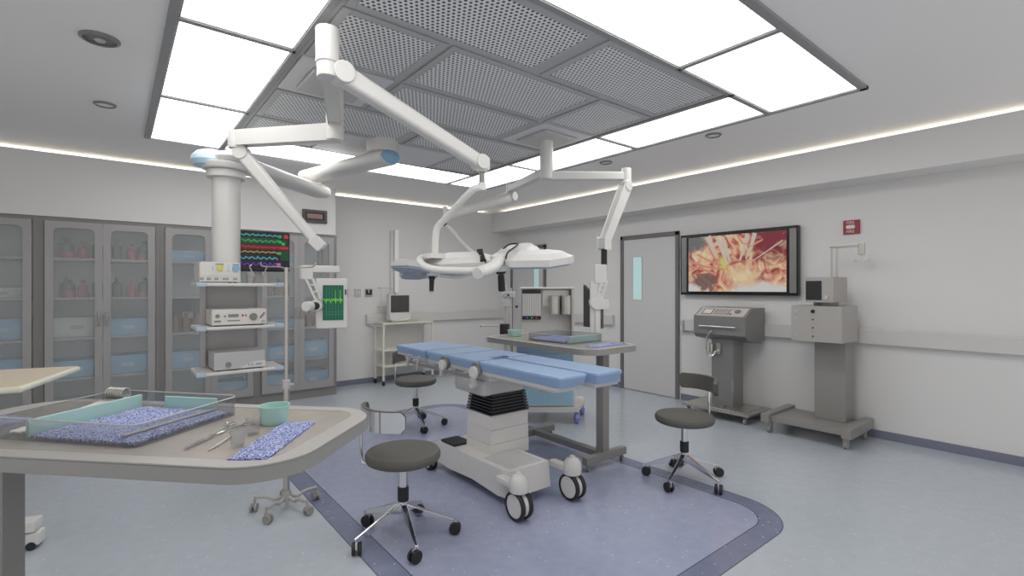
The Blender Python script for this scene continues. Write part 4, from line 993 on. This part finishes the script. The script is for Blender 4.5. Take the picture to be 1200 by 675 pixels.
# base: boat shaped hull
prof = [(2.44, .235), (2.42, .07), (2.55, .055), (2.85, .075), (3.15, .06), (3.42, .075), (3.46, .17), (3.30, .225)]
T = Matrix(((0, 0, 1, 0), (1, 0, 0, 0), (0, 1, 0, 0), (0, 0, 0, 1)))
G().prism(prof, 1.93, 2.28, .02, T, seg=3).done('base', 'white2', t, world=True)
G().b2(1.97, 2.25, 2.47, 2.765, .215, .24, .012).done('base_cover', 'offgrey', t, world=True)
G().b2(1.945, 2.10, 3.10, 3.29, .226, .243, .006).done('foot_pad', 'black', t, world=True)
def big_wheel(x, y, r=.088):
    o = G().lathe((x, y, .17), [(.058, 0), (.062, .035), (.058, .07), (.042, .095), (.018, .108), (.018, .118), (0, .118)], 28).b2(x - .03, x + .03, y, y + .2, .17, .215, .012).done('wheel_hood', 'white2', t, world=True)
    g = G()
    for s_ in (-1, 1): g.lathe((x + s_ * .030, y, r), [(r * .80, -.013), (r * .97, -.013), (r, -.007), (r, .007), (r * .97, .013), (r * .80, .013)], 40, axis=(1, 0, 0))
    g.done('tyre', 'black', o, world=True)
    g = G().cyl((x - .040, y, r), (x - .018, y, r), r * .82, None, 36, .003).cyl((x + .018, y, r), (x + .040, y, r), r * .82, None, 36, .003).cyl((x - .02, y, r), (x + .02, y, r), r * .86, None, 36)
    g.done('hub_disc', 'white', o, world=True)
big_wheel(1.905, 2.30); big_wheel(2.365, 2.30)
def small_wheel(x, y, r=.05):
    o = G().lathe((x, y, .10), [(.04, 0), (.04, .03), (.028, .07), (.01, .085), (0, .085)], 24).done('wheel_hood', 'white2', t, world=True)
    G().cyl((x - .03, y, r), (x - .01, y, r), r, None, 28, .004).cyl((x + .01, y, r), (x + .03, y, r), r, None, 28, .004).done('tyre', 'black', o, world=True)
    G().cyl((x - .033, y, r), (x + .033, y, r), r * .6, None, 24).done('hub_disc', 'white', o, world=True)
small_wheel(1.90, 3.36); small_wheel(2.35, 3.36)

# ------------------------------------------------------------ instrument tables
HT = .945
def instrument_table(loc, rz, label):
    """local: x along the table (post at +x end side), y across"""
    t = thing('instrument_table', label, 'instrument table', (*loc, 0), rz, 'steel instrument tables')
    Lx, Ly = 1.40, .635
    G().prism(rrect(-Lx / 2, Lx / 2, -Ly / 2, Ly / 2, .17, 10), HT - .045, HT - .004, .005).done('table_slab', 'slab', t)
    # raised rim
    g = G(); o_ = rrect(-Lx / 2, Lx / 2, -Ly / 2, Ly / 2, .17, 10); i_ = rrect(-Lx / 2 + .065, Lx / 2 - .065, -Ly / 2 + .05, Ly / 2 - .05, .09, 10)
    V = [[g.bm.verts.new((x, y, z)) for x, y in L] for L, z in ((o_, HT - .006), (o_, HT), (i_, HT), (i_, HT - .006))]
    for a, b in zip(V, V[1:] + V[:1]):
        for k in range(len(a)): g.bm.faces.new((a[k], a[(k + 1) % len(a)], b[(k + 1) % len(a)], b[k]))
    g.done('rim', 'steel_lt', t)
    G().prism(rrect(-Lx / 2 + .064, Lx / 2 - .064, -Ly / 2 + .049, Ly / 2 - .049, .09, 10), HT - .006, HT - .0012).done('inset_top', 'tabletop', t)
    G().b2(.495, .57, -.036, .036, .10, HT - .045, .004).done('post', 'steel_dk' if False else 'steel', t)
    G().b2(.53, .585, -.235, .235, .055, .115, .006).done('foot_bar', 'steel', t)
    G().b2(-.31, -.255, -.235, .235, .055, .115, .006).done('foot_bar', 'steel', t)
    G().b2(-.27, .54, -.03, .03, .06, .11, .006).done('base_bar', 'steel', t)
    for x in (.557, -.283):
        for y in (-.20, .20): caster(t, x, y, .022, .4, 'grey_wheel', .012, 'steel_dk', .014)
    return t
ZT = HT - .0011
def tub(par, X, Y, H, m):
    """clear box, local, open on top"""
    o_ = rrect(-X, X, -Y, Y, .03, 4); i_ = rrect(-X + .004, X - .004, -Y + .004, Y - .004, .026, 4); g = G()
    V = [[g.bm.verts.new((x, y, z)) for x, y in L] for L, z in ((o_, 0), (o_, H), (i_, H), (i_, .004))]
    for a, b in zip(V, V[1:]):
        for k in range(len(a)): g.bm.faces.new((a[k], a[(k + 1) % len(a)], b[(k + 1) % len(a)], b[k]))
    g.bm.faces.new(V[0][::-1]); g.bm.faces.new(V[-1])
    b = g.done('tray_box', m, par)
    g = G(); g.tube([(x, y, H) for x, y in rrect(-X + .001, X - .001, -Y + .001, Y - .001, .03, 4)], .0022, 6, closed=True)
    g.done('tray_rim', 'acryl_edge', par)
def towel(name, label, loc, rz, X, Y, H, grp, cat='towel', lumps=.003):
    g = G(); nx_, ny_ = 22, 12; V = []
    for i in range(nx_ + 1):
        row = []
        for j in range(ny_ + 1):
            x = -X + 2 * X * i / nx_; y = -Y + 2 * Y * j / ny_
            e_ = min(1, min(i, nx_ - i, j, ny_ - j) * .55 + .45)
            row.append((x + .002 * math.sin(j * 2.1), y + .002 * math.sin(i * 1.7), H * e_ + lumps * math.sin(i * .9 + j * 1.3) * math.cos(j * .8) * (e_ > .99)))
        V.append(row)
    top = [[g.bm.verts.new(c_) for c_ in r_] for r_ in V]; bot = [[g.bm.verts.new((c_[0], c_[1], 0)) for c_ in r_] for r_ in V]
    for i in range(nx_):
        for j in range(ny_):
            g.bm.faces.new((top[i][j], top[i + 1][j], top[i + 1][j + 1], top[i][j + 1])); g.bm.faces.new((bot[i][j], bot[i][j + 1], bot[i + 1][j + 1], bot[i + 1][j]))
    for i in range(nx_):
        g.bm.faces.new((top[i][0], bot[i][0], bot[i + 1][0], top[i + 1][0])); g.bm.faces.new((top[i][ny_], top[i + 1][ny_], bot[i + 1][ny_], bot[i][ny_]))
    for j in range(ny_):
        g.bm.faces.new((top[0][j], top[0][j + 1], bot[0][j + 1], bot[0][j])); g.bm.faces.new((top[nx_][j], bot[nx_][j], bot[nx_][j + 1], top[nx_][j + 1]))
    o = g.done(name, 'fabric'); o.location = loc; o.rotation_euler = (0, 0, rz)
    return tag(o, label, cat, grp)
def bowl(loc, label, r_=.052, h_=.062):
    o = G().lathe((0, 0, 0), [(0, 0), (r_ * .78, 0), (r_ * .84, .004), (r_ * .95, h_ * .6), (r_ * .98, h_ - .006), (r_ * 1.03, h_ - .005), (r_ * 1.04, h_), (r_ * .96, h_), (r_ * .90, h_ * .6), (r_ * .78, .006), (0, .006)], 36).done('mint_bowl', 'mint')
    o.location = loc; return tag(o, label, 'bowl', 'mint green bowls')
# front table
ca, sa = .69, -.724; rzA = math.atan2(-.724, .69)
AC = (.07, 2.045)
ta = instrument_table(AC, rzA + PI, 'steel instrument table with a tray of tools in the left foreground')
def A(a, n, z=ZT): # a: along toward lower right of view, n: away
    return (ca * a + .724 * n, -.724 * a + .69 * n, z)
# clear tray corners measured on the table
def quad_center(ps): return sum(p[0] for p in ps) / 4, sum(p[1] for p in ps) / 4
TR = (.028, 2.085)     # tray centre
rzT = math.atan2(-.40, .337)
t = thing('instrument_tray', 'clear plastic instrument tray on the foreground table', 'tray', (TR[0], TR[1], ZT), rzT, 'clear instrument trays')
X_, Y_ = .262, .20
tub(t, X_, Y_, .066, 'acryl')
# local frame of the tray: x along its near edge to the right, y away
def TP(x, y, z): 
    v = wm(t) @ Vector((x, y, z)); return v
tow = towel('patterned_towel', 'blue patterned towel lying inside the foreground tray', TP(.055, 0, .005), rzT, .185, .185, .014, 'blue patterned towels', lumps=.004)
o = G().b2(-.006, .006, -.185, .185, 0, .052, .002).done('tray_divider', 'mint'); o.location = TP(-.145, 0, .005); o.rotation_euler = (0, 0, rzT); tag(o, 'long mint green divider beside the row of tools in the foreground tray', 'divider', 'mint dividers')
o = G().b2(-.11, .11, -.005, .005, 0, .05, .002).done('tray_divider', 'mint'); o.location = TP(.07, .188, .005); o.rotation_euler = (0, 0, rzT); tag(o, 'short mint green divider along the far end of the foreground tray', 'divider', 'mint dividers')
o = G().b2(-.165, .165, -.01, .01, 0, .004, .001).done('steel_ruler', 'brushed'); o.location = TP(.185, 0, .021); o.rotation_euler = (0, 0, rzT + PI / 2 - .05); tag(o, 'thin bright steel rod lying on the towel in the tray', 'instrument')
# row of clamps on the far left side
def forceps(loc, rz, label, grp, s=1.0, tilt=0.0, open_=.012, rings=True, m='chrome', L=.30):
    t_ = thing('surgical_clamp', label, 'clamp', loc, rz, grp); t_.rotation_euler = (0, tilt, rz)
    for sg in (-1, 1):
        g = G(); g.tube([(-L * .5, sg * .001, .006), (-L * .1, sg * open_ * .3, .006), (L * .3, -sg * open_, .006), (L * .36, -sg * open_ * 1.4, .006)], .0028 * s, 6, smooth=1)
        if rings:
            rr = .015 * s; g.tube([(L * .36 + rr + rr * math.cos(a), -sg * (open_ * 1.4 + rr * .6) + rr * math.sin(a), .006) for a in [2 * PI * k / 14 for k in range(14)]], .0026 * s, 6, closed=True)
        g.done('clamp_arm', m, t_)
    G().cyl((-L * .1, 0, .001), (-L * .1, 0, .011), .005, None, 12).done('pivot_screw', m, t_)
for i in range(7):
    p = TP(-.235 + .011 * i, .0, .03)
    tt = thing('surgical_clamp', 'thin chrome ring-handled clamp standing on edge in the tray row, place %s from the left' % ['one', 'two', 'three', 'four', 'five', 'six', 'seven'][i], 'clamp', p, rzT + PI / 2, 'row of clamps in the tray')
    for sg in (-1, 1):
        g = G(); g.tube([(-.17, 0, -.018 + sg * .001), (-.03, 0, sg * .004 - .01), (.10, 0, sg * .010 + .004), (.125, 0, sg * .012 + .006)], .003, 6, smooth=1)
        rr = .019; g.tube([(.125 + rr + rr * math.cos(a), 0, sg * (.012 + rr * .75) + .012 + rr * math.sin(a)) for a in [2 * PI * k / 12 for k in range(12)]], .0028, 6, closed=True)
        g.done('clamp_arm', 'brushed', tt)
# loose tools on the table
bowl((.418, 1.80, ZT), 'mint green bowl beside the blue strip on the foreground table', .048, .062)
towel('patterned_towel', 'long narrow blue patterned towel strip at the end of the foreground table', (.378, 1.60, ZT), math.atan2(.27, .20) , .178, .052, .010, 'blue patterned towels', lumps=.0015)
def cup(loc, label):
    o = G().lathe((0, 0, 0), [(0, 0), (.0165, 0), (.023, .052), (.0215, .052), (.0155, .005), (0, .005)], 28).done('glass_cup', 'cup'); o.location = loc
    return tag(o, label, 'cup', 'small clear cups')
cup((.275, 1.60, ZT), 'small clear measuring cup, front one of two on the foreground table')
cup((.335, 1.70, ZT), 'small clear measuring cup beside the mint bowl, rear one of two')
forceps((.245, 1.76, ZT), math.atan2(.18, .16), 'long ring-handled steel scissors lying open between tray and cups', None, 1.0, 0, .016, True, 'chrome', .28)
o = G().prism([(-.06, -.004), (.02, -.006), (.075, -.001), (.075, .002), (.02, .007), (-.06, .004)], 0, .004, .0008).done('scalpel', 'brushed')
o.location = (.243, 1.665, ZT); o.rotation_euler = (0, 0, math.atan2(.1, .065) + PI); tag(o, 'small pointed scalpel lying beside the front cup', 'scalpel')
towel('patterned_towel', 'blue patterned towel at the far left end of the foreground table', (-.335, 2.36, ZT), rzT, .07, .10, .012, 'blue patterned towels')

# second table, at the right of the operating table
BC = (3.0, 3.12)
tb = instrument_table(BC, -PI / 2, 'steel instrument table right of the operating table, with a small tray on top')
t = thing('instrument_tray', 'clear plastic tray with blue cloth on the table behind the operating table', 'tray', (3.04, 3.05, ZT), -PI / 2 + .04, 'clear instrument trays')
tub(t, .262, .20, .066, 'acryl')
towel('patterned_towel', 'blue patterned towel in the tray on the far instrument table', (3.02, 3.09, ZT + .005), -PI / 2 + .04, .185, .17, .02, 'blue patterned towels')
o = G().b2(-.006, .006, -.185, .185, 0, .05, .002).done('tray_divider', 'mint'); o.location = (3.06, 2.85, ZT + .005); o.rotation_euler = (0, 0, -PI / 2 + .04 + 0.0); tag(o, 'mint green divider in the tray on the far instrument table', 'divider', 'mint dividers')
bowl((2.95, 3.62, ZT), 'mint green bowl at the far end of the far instrument table', .07, .06)
towel('patterned_towel', 'narrow blue patterned towel strip at the near end of the far instrument table', (3.05, 2.60, ZT), .12, .20, .055, .010, 'blue patterned towels')

# tan table at the left edge + its foot
t = thing('side_table', 'tan topped side table with a pale rim at the left edge of the view', 'table', (-.75, 3.72, 0), math.radians(-16))
G().b2(-.55, .52, -.335, .335, .905, .935, .012, 3).done('table_rim', 'cream', t)
G().b2(-.53, .50, -.315, .315, .934, .939, .002).done('table_top', 'tan', t)
G().b2(-.10, .02, -.05, .05, .10, .905, .006).done('post', 'steel_lt', t)
G().beam((-.45, .09, .125), (.42, .09, .125), .10, .06, bev=.01).beam((-.06, -.24, .10), (-.06, .24, .10), .08, .05, bev=.008).done('foot_beam', 'white', t)
for a, b in ((.27, .435), (-.47, -.33)): G().b2(a, b, .05, .135, .02, .09, .012).done('foot_cover', 'white', t)
for x in (.40, -.40): G().cyl((x, .045, .022), (x, .06, .022), .022, None, 22, .003).cyl((x, .125, .022), (x, .14, .022), .022, None, 22, .003).done('caster', 'black', t)
for y in (-.22,): G().cyl((-.07, y, .03), (-.05, y, .03), .03, None, 22, .004).b2(-.075, -.045, y - .01, y + .02, .03, .09, .003).done('caster', 'black', t)

# ------------------------------------------------------------ cream trolley with monitor
t = thing('equipment_trolley', 'cream tubular trolley with three shelves against the back wall', 'trolley', (3.38, 6.79, 0))
x0, x1, y0, y1 = 2.985, 3.78, 6.64, 6.92
for x in (x0, x1):
    for y in (y0, y1):
        G().b2(x - .014, x + .014, y - .014, y + .014, .07, .885, .003).done('leg', 'cream', t, world=True)
        G().cyl((x - .012, y, .032), (x + .012, y, .032), .032, None, 20, .004).b2(x - .005, x + .005, y - .008, y + .008, .03, .08).done('caster', 'black', t, world=True)
for z in (.885, .50, .27):
    G().b2(x0 - .01, x1 + .01, y0 - .012, y1 + .012, z - .012, z + .014, .004).done('shelf', 'cream', t, world=True)
G().tube([(x0, y0, .86), (x0 - .12, y0 + .02, .86), (x0 - .12, y1 - .02, .86), (x0, y1, .86)], .009, 8, smooth=1).done('push_handle', 'chrome', t, world=True)
t = thing('bedside_monitor', 'small white monitor with a dark screen on the cream trolley', 'monitor', (3.28, 6.78, .90))
G().frame(3.105, 3.44, .93, 1.31, .02, .012, 6.70, 6.80, top=.018, bot=.11).b2(3.12, 3.42, 6.71, 6.86, .95, 1.295, .03).done('monitor_shell', 'white', t, world=True)
G().b2(3.128, 3.418, 6.698, 6.712, 1.045, 1.29, .003).done('screen', 'screen_off', t, world=True)
G().tube([(3.115, 6.695, 1.03), (3.115, 6.695, .965), (3.15, 6.69, .925), (3.395, 6.69, .925), (3.43, 6.695, .965), (3.43, 6.695, 1.03)], .014, 10, smooth=2).done('front_handle', 'white', t, world=True)
G().b2(3.14, 3.40, 6.70, 6.85, .90, .935, .006).done('base_foot', 'offgrey', t, world=True)

# ------------------------------------------------------------ anaesthesia machine
t = thing('anaesthesia_machine', 'anaesthesia workstation with blue drawers, gauge panel and two steel canisters behind the far table', 'anaesthesia machine', (3.60, 3.94, 0), RZ)
# local: x -.33..+.35, y -.30 (front) .. +.25
G().prism([(-.33, -.27), (.345, -.27), (.46, .10), (.46, .25), (-.33, .25)], .125, .175, .015).done('base_plate', 'white2', t)
G().b2(-.30, .315, -.24, .22, .175, .86, .012).done('cabinet_body', 'white2', t)
for i, (za, zb) in enumerate(((.19, .375), (.385, .56), (.57, .72), (.73, .85))):
    o = G().b2(-.285, .295, -.256, -.238, za, zb, .005).done('drawer', 'anblue' if i < 2 else 'anblue_dk', t)
    G().b2(-.04, .08, -.264, -.254, zb - .035, zb - .022, .003).done('drawer_pull', 'steel_dk' if i < 2 else 'anblue_dk', o)
G().b2(-.315, .33, -.20, .22, .86, .885, .008).done('worktop', 'white2', t)
G().b2(-.235, .335, .10, .14, .885, 1.39, .006).done('back_panel', 'offgrey', t)
G().b2(-.245, .345, .03, .20, 1.39, 1.41, .006).done('top_shelf', 'white2', t)
G().b2(.305, .335, -.02, .12, .885, 1.39, .005).done('side_post', 'brushed', t)
G().b2(.0, .29, .085, .10, 1.20, 1.38, .003).done('white_board', 'white', t)
fm = G().b2(-.225, -.02, .05, .10, 1.06, 1.375, .006).done('flow_meter_block', 'offgrey', t)
G().b2(-.225, -.02, .043, .052, 1.34, 1.378, .002).b2(-.225, -.02, .043, .052, 1.055, 1.095, .002).done('meter_strip', 'black', fm)
g = G()
for k in range(8): g.cyl((-.208 + .0245 * k, .046, 1.10), (-.208 + .0245 * k, .046, 1.335), .006, None, 10)
g.done('meter_tube', 'white', fm)
G().cyl((-.12, .036, 1.075), (-.12, .045, 1.075), .009, None, 12).done('green_knob', 'trace_green', fm)
G().cyl((-.17, .036, 1.075), (-.17, .045, 1.075), .009, None, 12).done('blue_knob', 'trace_purple', fm)
G().cyl((-.07, .036, 1.075), (-.07, .045, 1.075), .009, None, 12).done('red_knob', 'trace_red', fm)
for x in (.125, .258):
    c_ = G().cyl((x, .03, 1.115), (x, .03, 1.31), .063, None, 32, .004).done('canister', 'brushed', t)
    G().cyl((x, .03, 1.31), (x, .03, 1.318), .065, None, 32, .002).b2(x - .02, x + .02, .07, .10, 1.17, 1.27, .002).done('canister_lid', 'steel_lt', c_)
for x, y in ((-.29, -.22), (.335, -.22), (-.29, .21), (.44, .14)):
    G().cyl((x - .02, y, .055), (x + .02, y, .055), .055, None, 26, .008).cyl((x - .03, y, .055), (x + .03, y, .055), .02, None, 14).b2(x - .012, x + .012, y - .02, y + .02, .05, .13, .003).done('caster', 'purple', t)
# breathing circuit mast at left
G().b2(-.42, -.385, -.02, .02, .20, 1.43, .004).b2(-.36, -.335, -.02, .02, .20, 1.40, .004).b2(-.43, -.30, -.03, .03, .17, .22, .005).b2(-.34, -.26, -.015, .015, .19, .21, .003).done('circuit_mast', 'offgrey', t)
G().b2(-.455, -.345, -.06, -.02, 1.20, 1.28, .006).b2(-.43, -.30, -.05, -.02, 1.30, 1.36, .01).done('valve_block', 'offgrey', t)
G().cyl((-.375, -.07, 1.325), (-.375, -.05, 1.325), .012, None, 14).cyl((-.285, -.055, 1.20), (-.285, -.02, 1.20), .014, None, 14).done('valve_knob', 'black', t)
G().cyl((-.415, -.05, .885), (-.415, -.05, 1.015), .052, None, 26, .004).done('absorber_canister', 'black', t)
G().cyl((-.45, -.05, .995), (-.66, -.05, .995), .008, None, 12).ball((-.665, -.05, .995), .015).done('support_rod', 'brushed', t)
G().b2(-.62, -.36, -.11, .01, .855, .872, .004).done('side_tray', 'offgrey', t)
G().b2(-.52, -.44, -.09, -.03, .872, .885, .003).done('tray_pad', 'black', t)

# ------------------------------------------------------------ grey console (electrosurgery)
t = thing('surgical_console', 'grey console on a pedestal with sloping key panel, below the television', 'medical console', (5.26, 2.76, 0))
T = Matrix(((1, 0, 0, 0), (0, 0, 1, 0), (0, 1, 0, 0), (0, 0, 0, 1)))
prof = [(5.05, .90), (5.10, .855), (5.40, .80), (5.49, .84), (5.49, 1.185), (5.22, 1.185), (5.05, 1.09)]
G().prism(prof, 2.45, 3.03, .012, T, seg=3).done('console_housing', 'steel_dk', t, world=True)
nrm = Matrix.Translation((5.135, 2.74, 1.14)) @ Matrix.Rotation(-math.atan2(.095, .17), 4, 'Y')
G(nrm).b2(-.085, .085, -.265, .27, -.004, .003, .002).done('key_panel', 'offgrey', t, world=True)
G(nrm).b2(-.06, .05, .10, .22, .002, .006, .001).done('display_window', 'steel_dk', t, world=True)
G(nrm).b2(-.045, .035, .115, .205, .0055, .0075, .0005).done('display_glass', 'ivory', t, world=True)
g = G(nrm)
for i in range(3):
    for j in range(5): g.b2(-.055 + .04 * i, -.035 + .04 * i, .055 - .035 * j, .075 - .035 * j, .002, .009, .002)
g.done('keypad', 'steel', t, world=True)
G(nrm).cyl((0, -.17, .002), (0, -.17, .02), .03, None, 24, .003).cyl((-.05, -.11, .002), (-.05, -.11, .014), .012, None, 16).done('dial', 'steel_dk', t, world=True)
G().cyl((5.025, 2.54, .985), (5.025, 2.95, .985), .009, None, 14).cyl((5.025, 2.55, .985), (5.06, 2.55, .985), .008, None, 12).cyl((5.025, 2.94, .985), (5.06, 2.94, .985), .008, None, 12).done('front_handle', 'chrome', t, world=True)
G().b2(5.14, 5.36, 2.62, 2.87, .10, .86, .008).done('pedestal', 'steel_dk', t, world=True)
G().b2(4.98, 5.50, 2.38, 3.14, .085, .11, .006).b2(5.02, 5.46, 2.44, 3.08, .108, .118, .004).done('base_plate', 'brushed', t, world=True)
G().b2(5.08, 5.13, 2.70, 2.76, .11, .135, .004).done('foot_switch', 'steel_dk', t, world=True)
for x in (5.03, 5.45):
    for y in (2.44, 3.08): G().cyl((x, y - .012, .032), (x, y + .012, .032), .032, None, 20, .004).b2(x - .01, x + .01, y - .016, y + .016, .04, .088, .003).done('caster', 'grey_wheel', t, world=True)
G().tube([(5.03, 2.80, .94), (5.02, 2.84, .90), (5.02, 2.86, .84), (5.02, 2.87, .72), (5.03, 2.84, .66), (5.06, 2.80, .665), (5.08, 2.79, .72)], .011, 10, smooth=2).done('hose', 'chrome', t, world=True)
G().b2(5.11, 5.15, 2.75, 2.80, .68, .80, .004).cyl((5.10, 2.85, .69), (5.10, 2.85, .79), .022, None, 18, .004).done('hose_holder', 'brushed', t, world=True)
G().b2(5.125, 5.145, 2.61, 2.64, .28, .42, .003).done('side_bracket', 'steel', t, world=True)

# ------------------------------------------------------------ column machine with low platform
t = thing('platform_machine', 'grey column machine on a low wheeled platform, with a box head and drip hook', 'medical machine', (5.17, 1.83, 0))
G().b2(4.92, 5.44, 1.54, 2.14, .115, .165, .006).done('platform', 'steel', t, world=True)
for y in (1.50, 2.18): G().b2(4.88, 5.49, y - .04, y + .04, .10, .19, .008).done('platform_side', 'steel', t, world=True)
for x in (4.95, 5.42):
    for y in (1.52, 2.16): G().cyl((x, y - .015, .038), (x, y + .015, .038), .038, None, 22, .005).b2(x - .025, x + .025, y - .02, y + .02, .05, .105, .006).done('caster', 'grey_wheel', t, world=True)
G().b2(5.20, 5.42, 1.60, 1.86, .165, .905, .006).done('column', 'steel', t, world=True)
G().b2(5.0, 5.41, 1.567, 1.988, .905, 1.235, .004).done('control_box', 'steel_lt', t, world=True)
g = G()
for z, r_ in ((1.185, .017), (1.11, .0065), (1.035, .0065), (.955, .0065)): g.cyl((4.993, 1.80, z), (5.002, 1.80, z), r_, None, 18)
g.done('control_hole', 'black', t, world=True)
g = G()
for z in (1.185, 1.12, .96): g.cyl((4.994, 1.945, z), (5.002, 1.945, z), .009, None, 14)
g.done('screw_cap', 'offgrey', t, world=True)
G().cyl((5.17, 1.75, 1.232), (5.17, 1.75, 1.27), .10, None, 32, .003).done('swivel_neck', 'steel_dk', t, world=True)
G().b2(4.99, 5.34, 1.63, 1.86, 1.268, 1.50, .004).done('display_box', 'steel_lt', t, world=True)
G().b2(4.984, 4.992, 1.725, 1.855, 1.29, 1.465, .002).done('display_screen', 'black', t, world=True)
G().cyl((4.97, 1.685, 1.315), (4.992, 1.685, 1.315), .018, None, 20, .003).done('display_knob', 'offgrey', t, world=True)
g = G()
for y in (1.690, 1.735): g.cyl((5.27, y, 1.49), (5.27, y, 1.79), .008, None, 12)
g.b2(5.255, 5.285, 1.52, 1.75, 1.775, 1.805, .004).b2(5.255, 5.285, 1.47, 1.52, 1.70, 1.815, .004)
g.done('hook_pole', 'brushed', t, world=True)
G().tube([(5.27, 1.44, 1.665), (5.27, 1.44, 1.648), (5.27, 1.47, 1.645), (5.27, 1.495, 1.66), (5.27, 1.495, 1.71), (5.27, 1.495, 1.66), (5.27, 1.52, 1.645), (5.27, 1.55, 1.648), (5.27, 1.55, 1.665)], .004, 8).done('drip_hook', 'brushed', t, world=True)

bpy.context.view_layer.update()
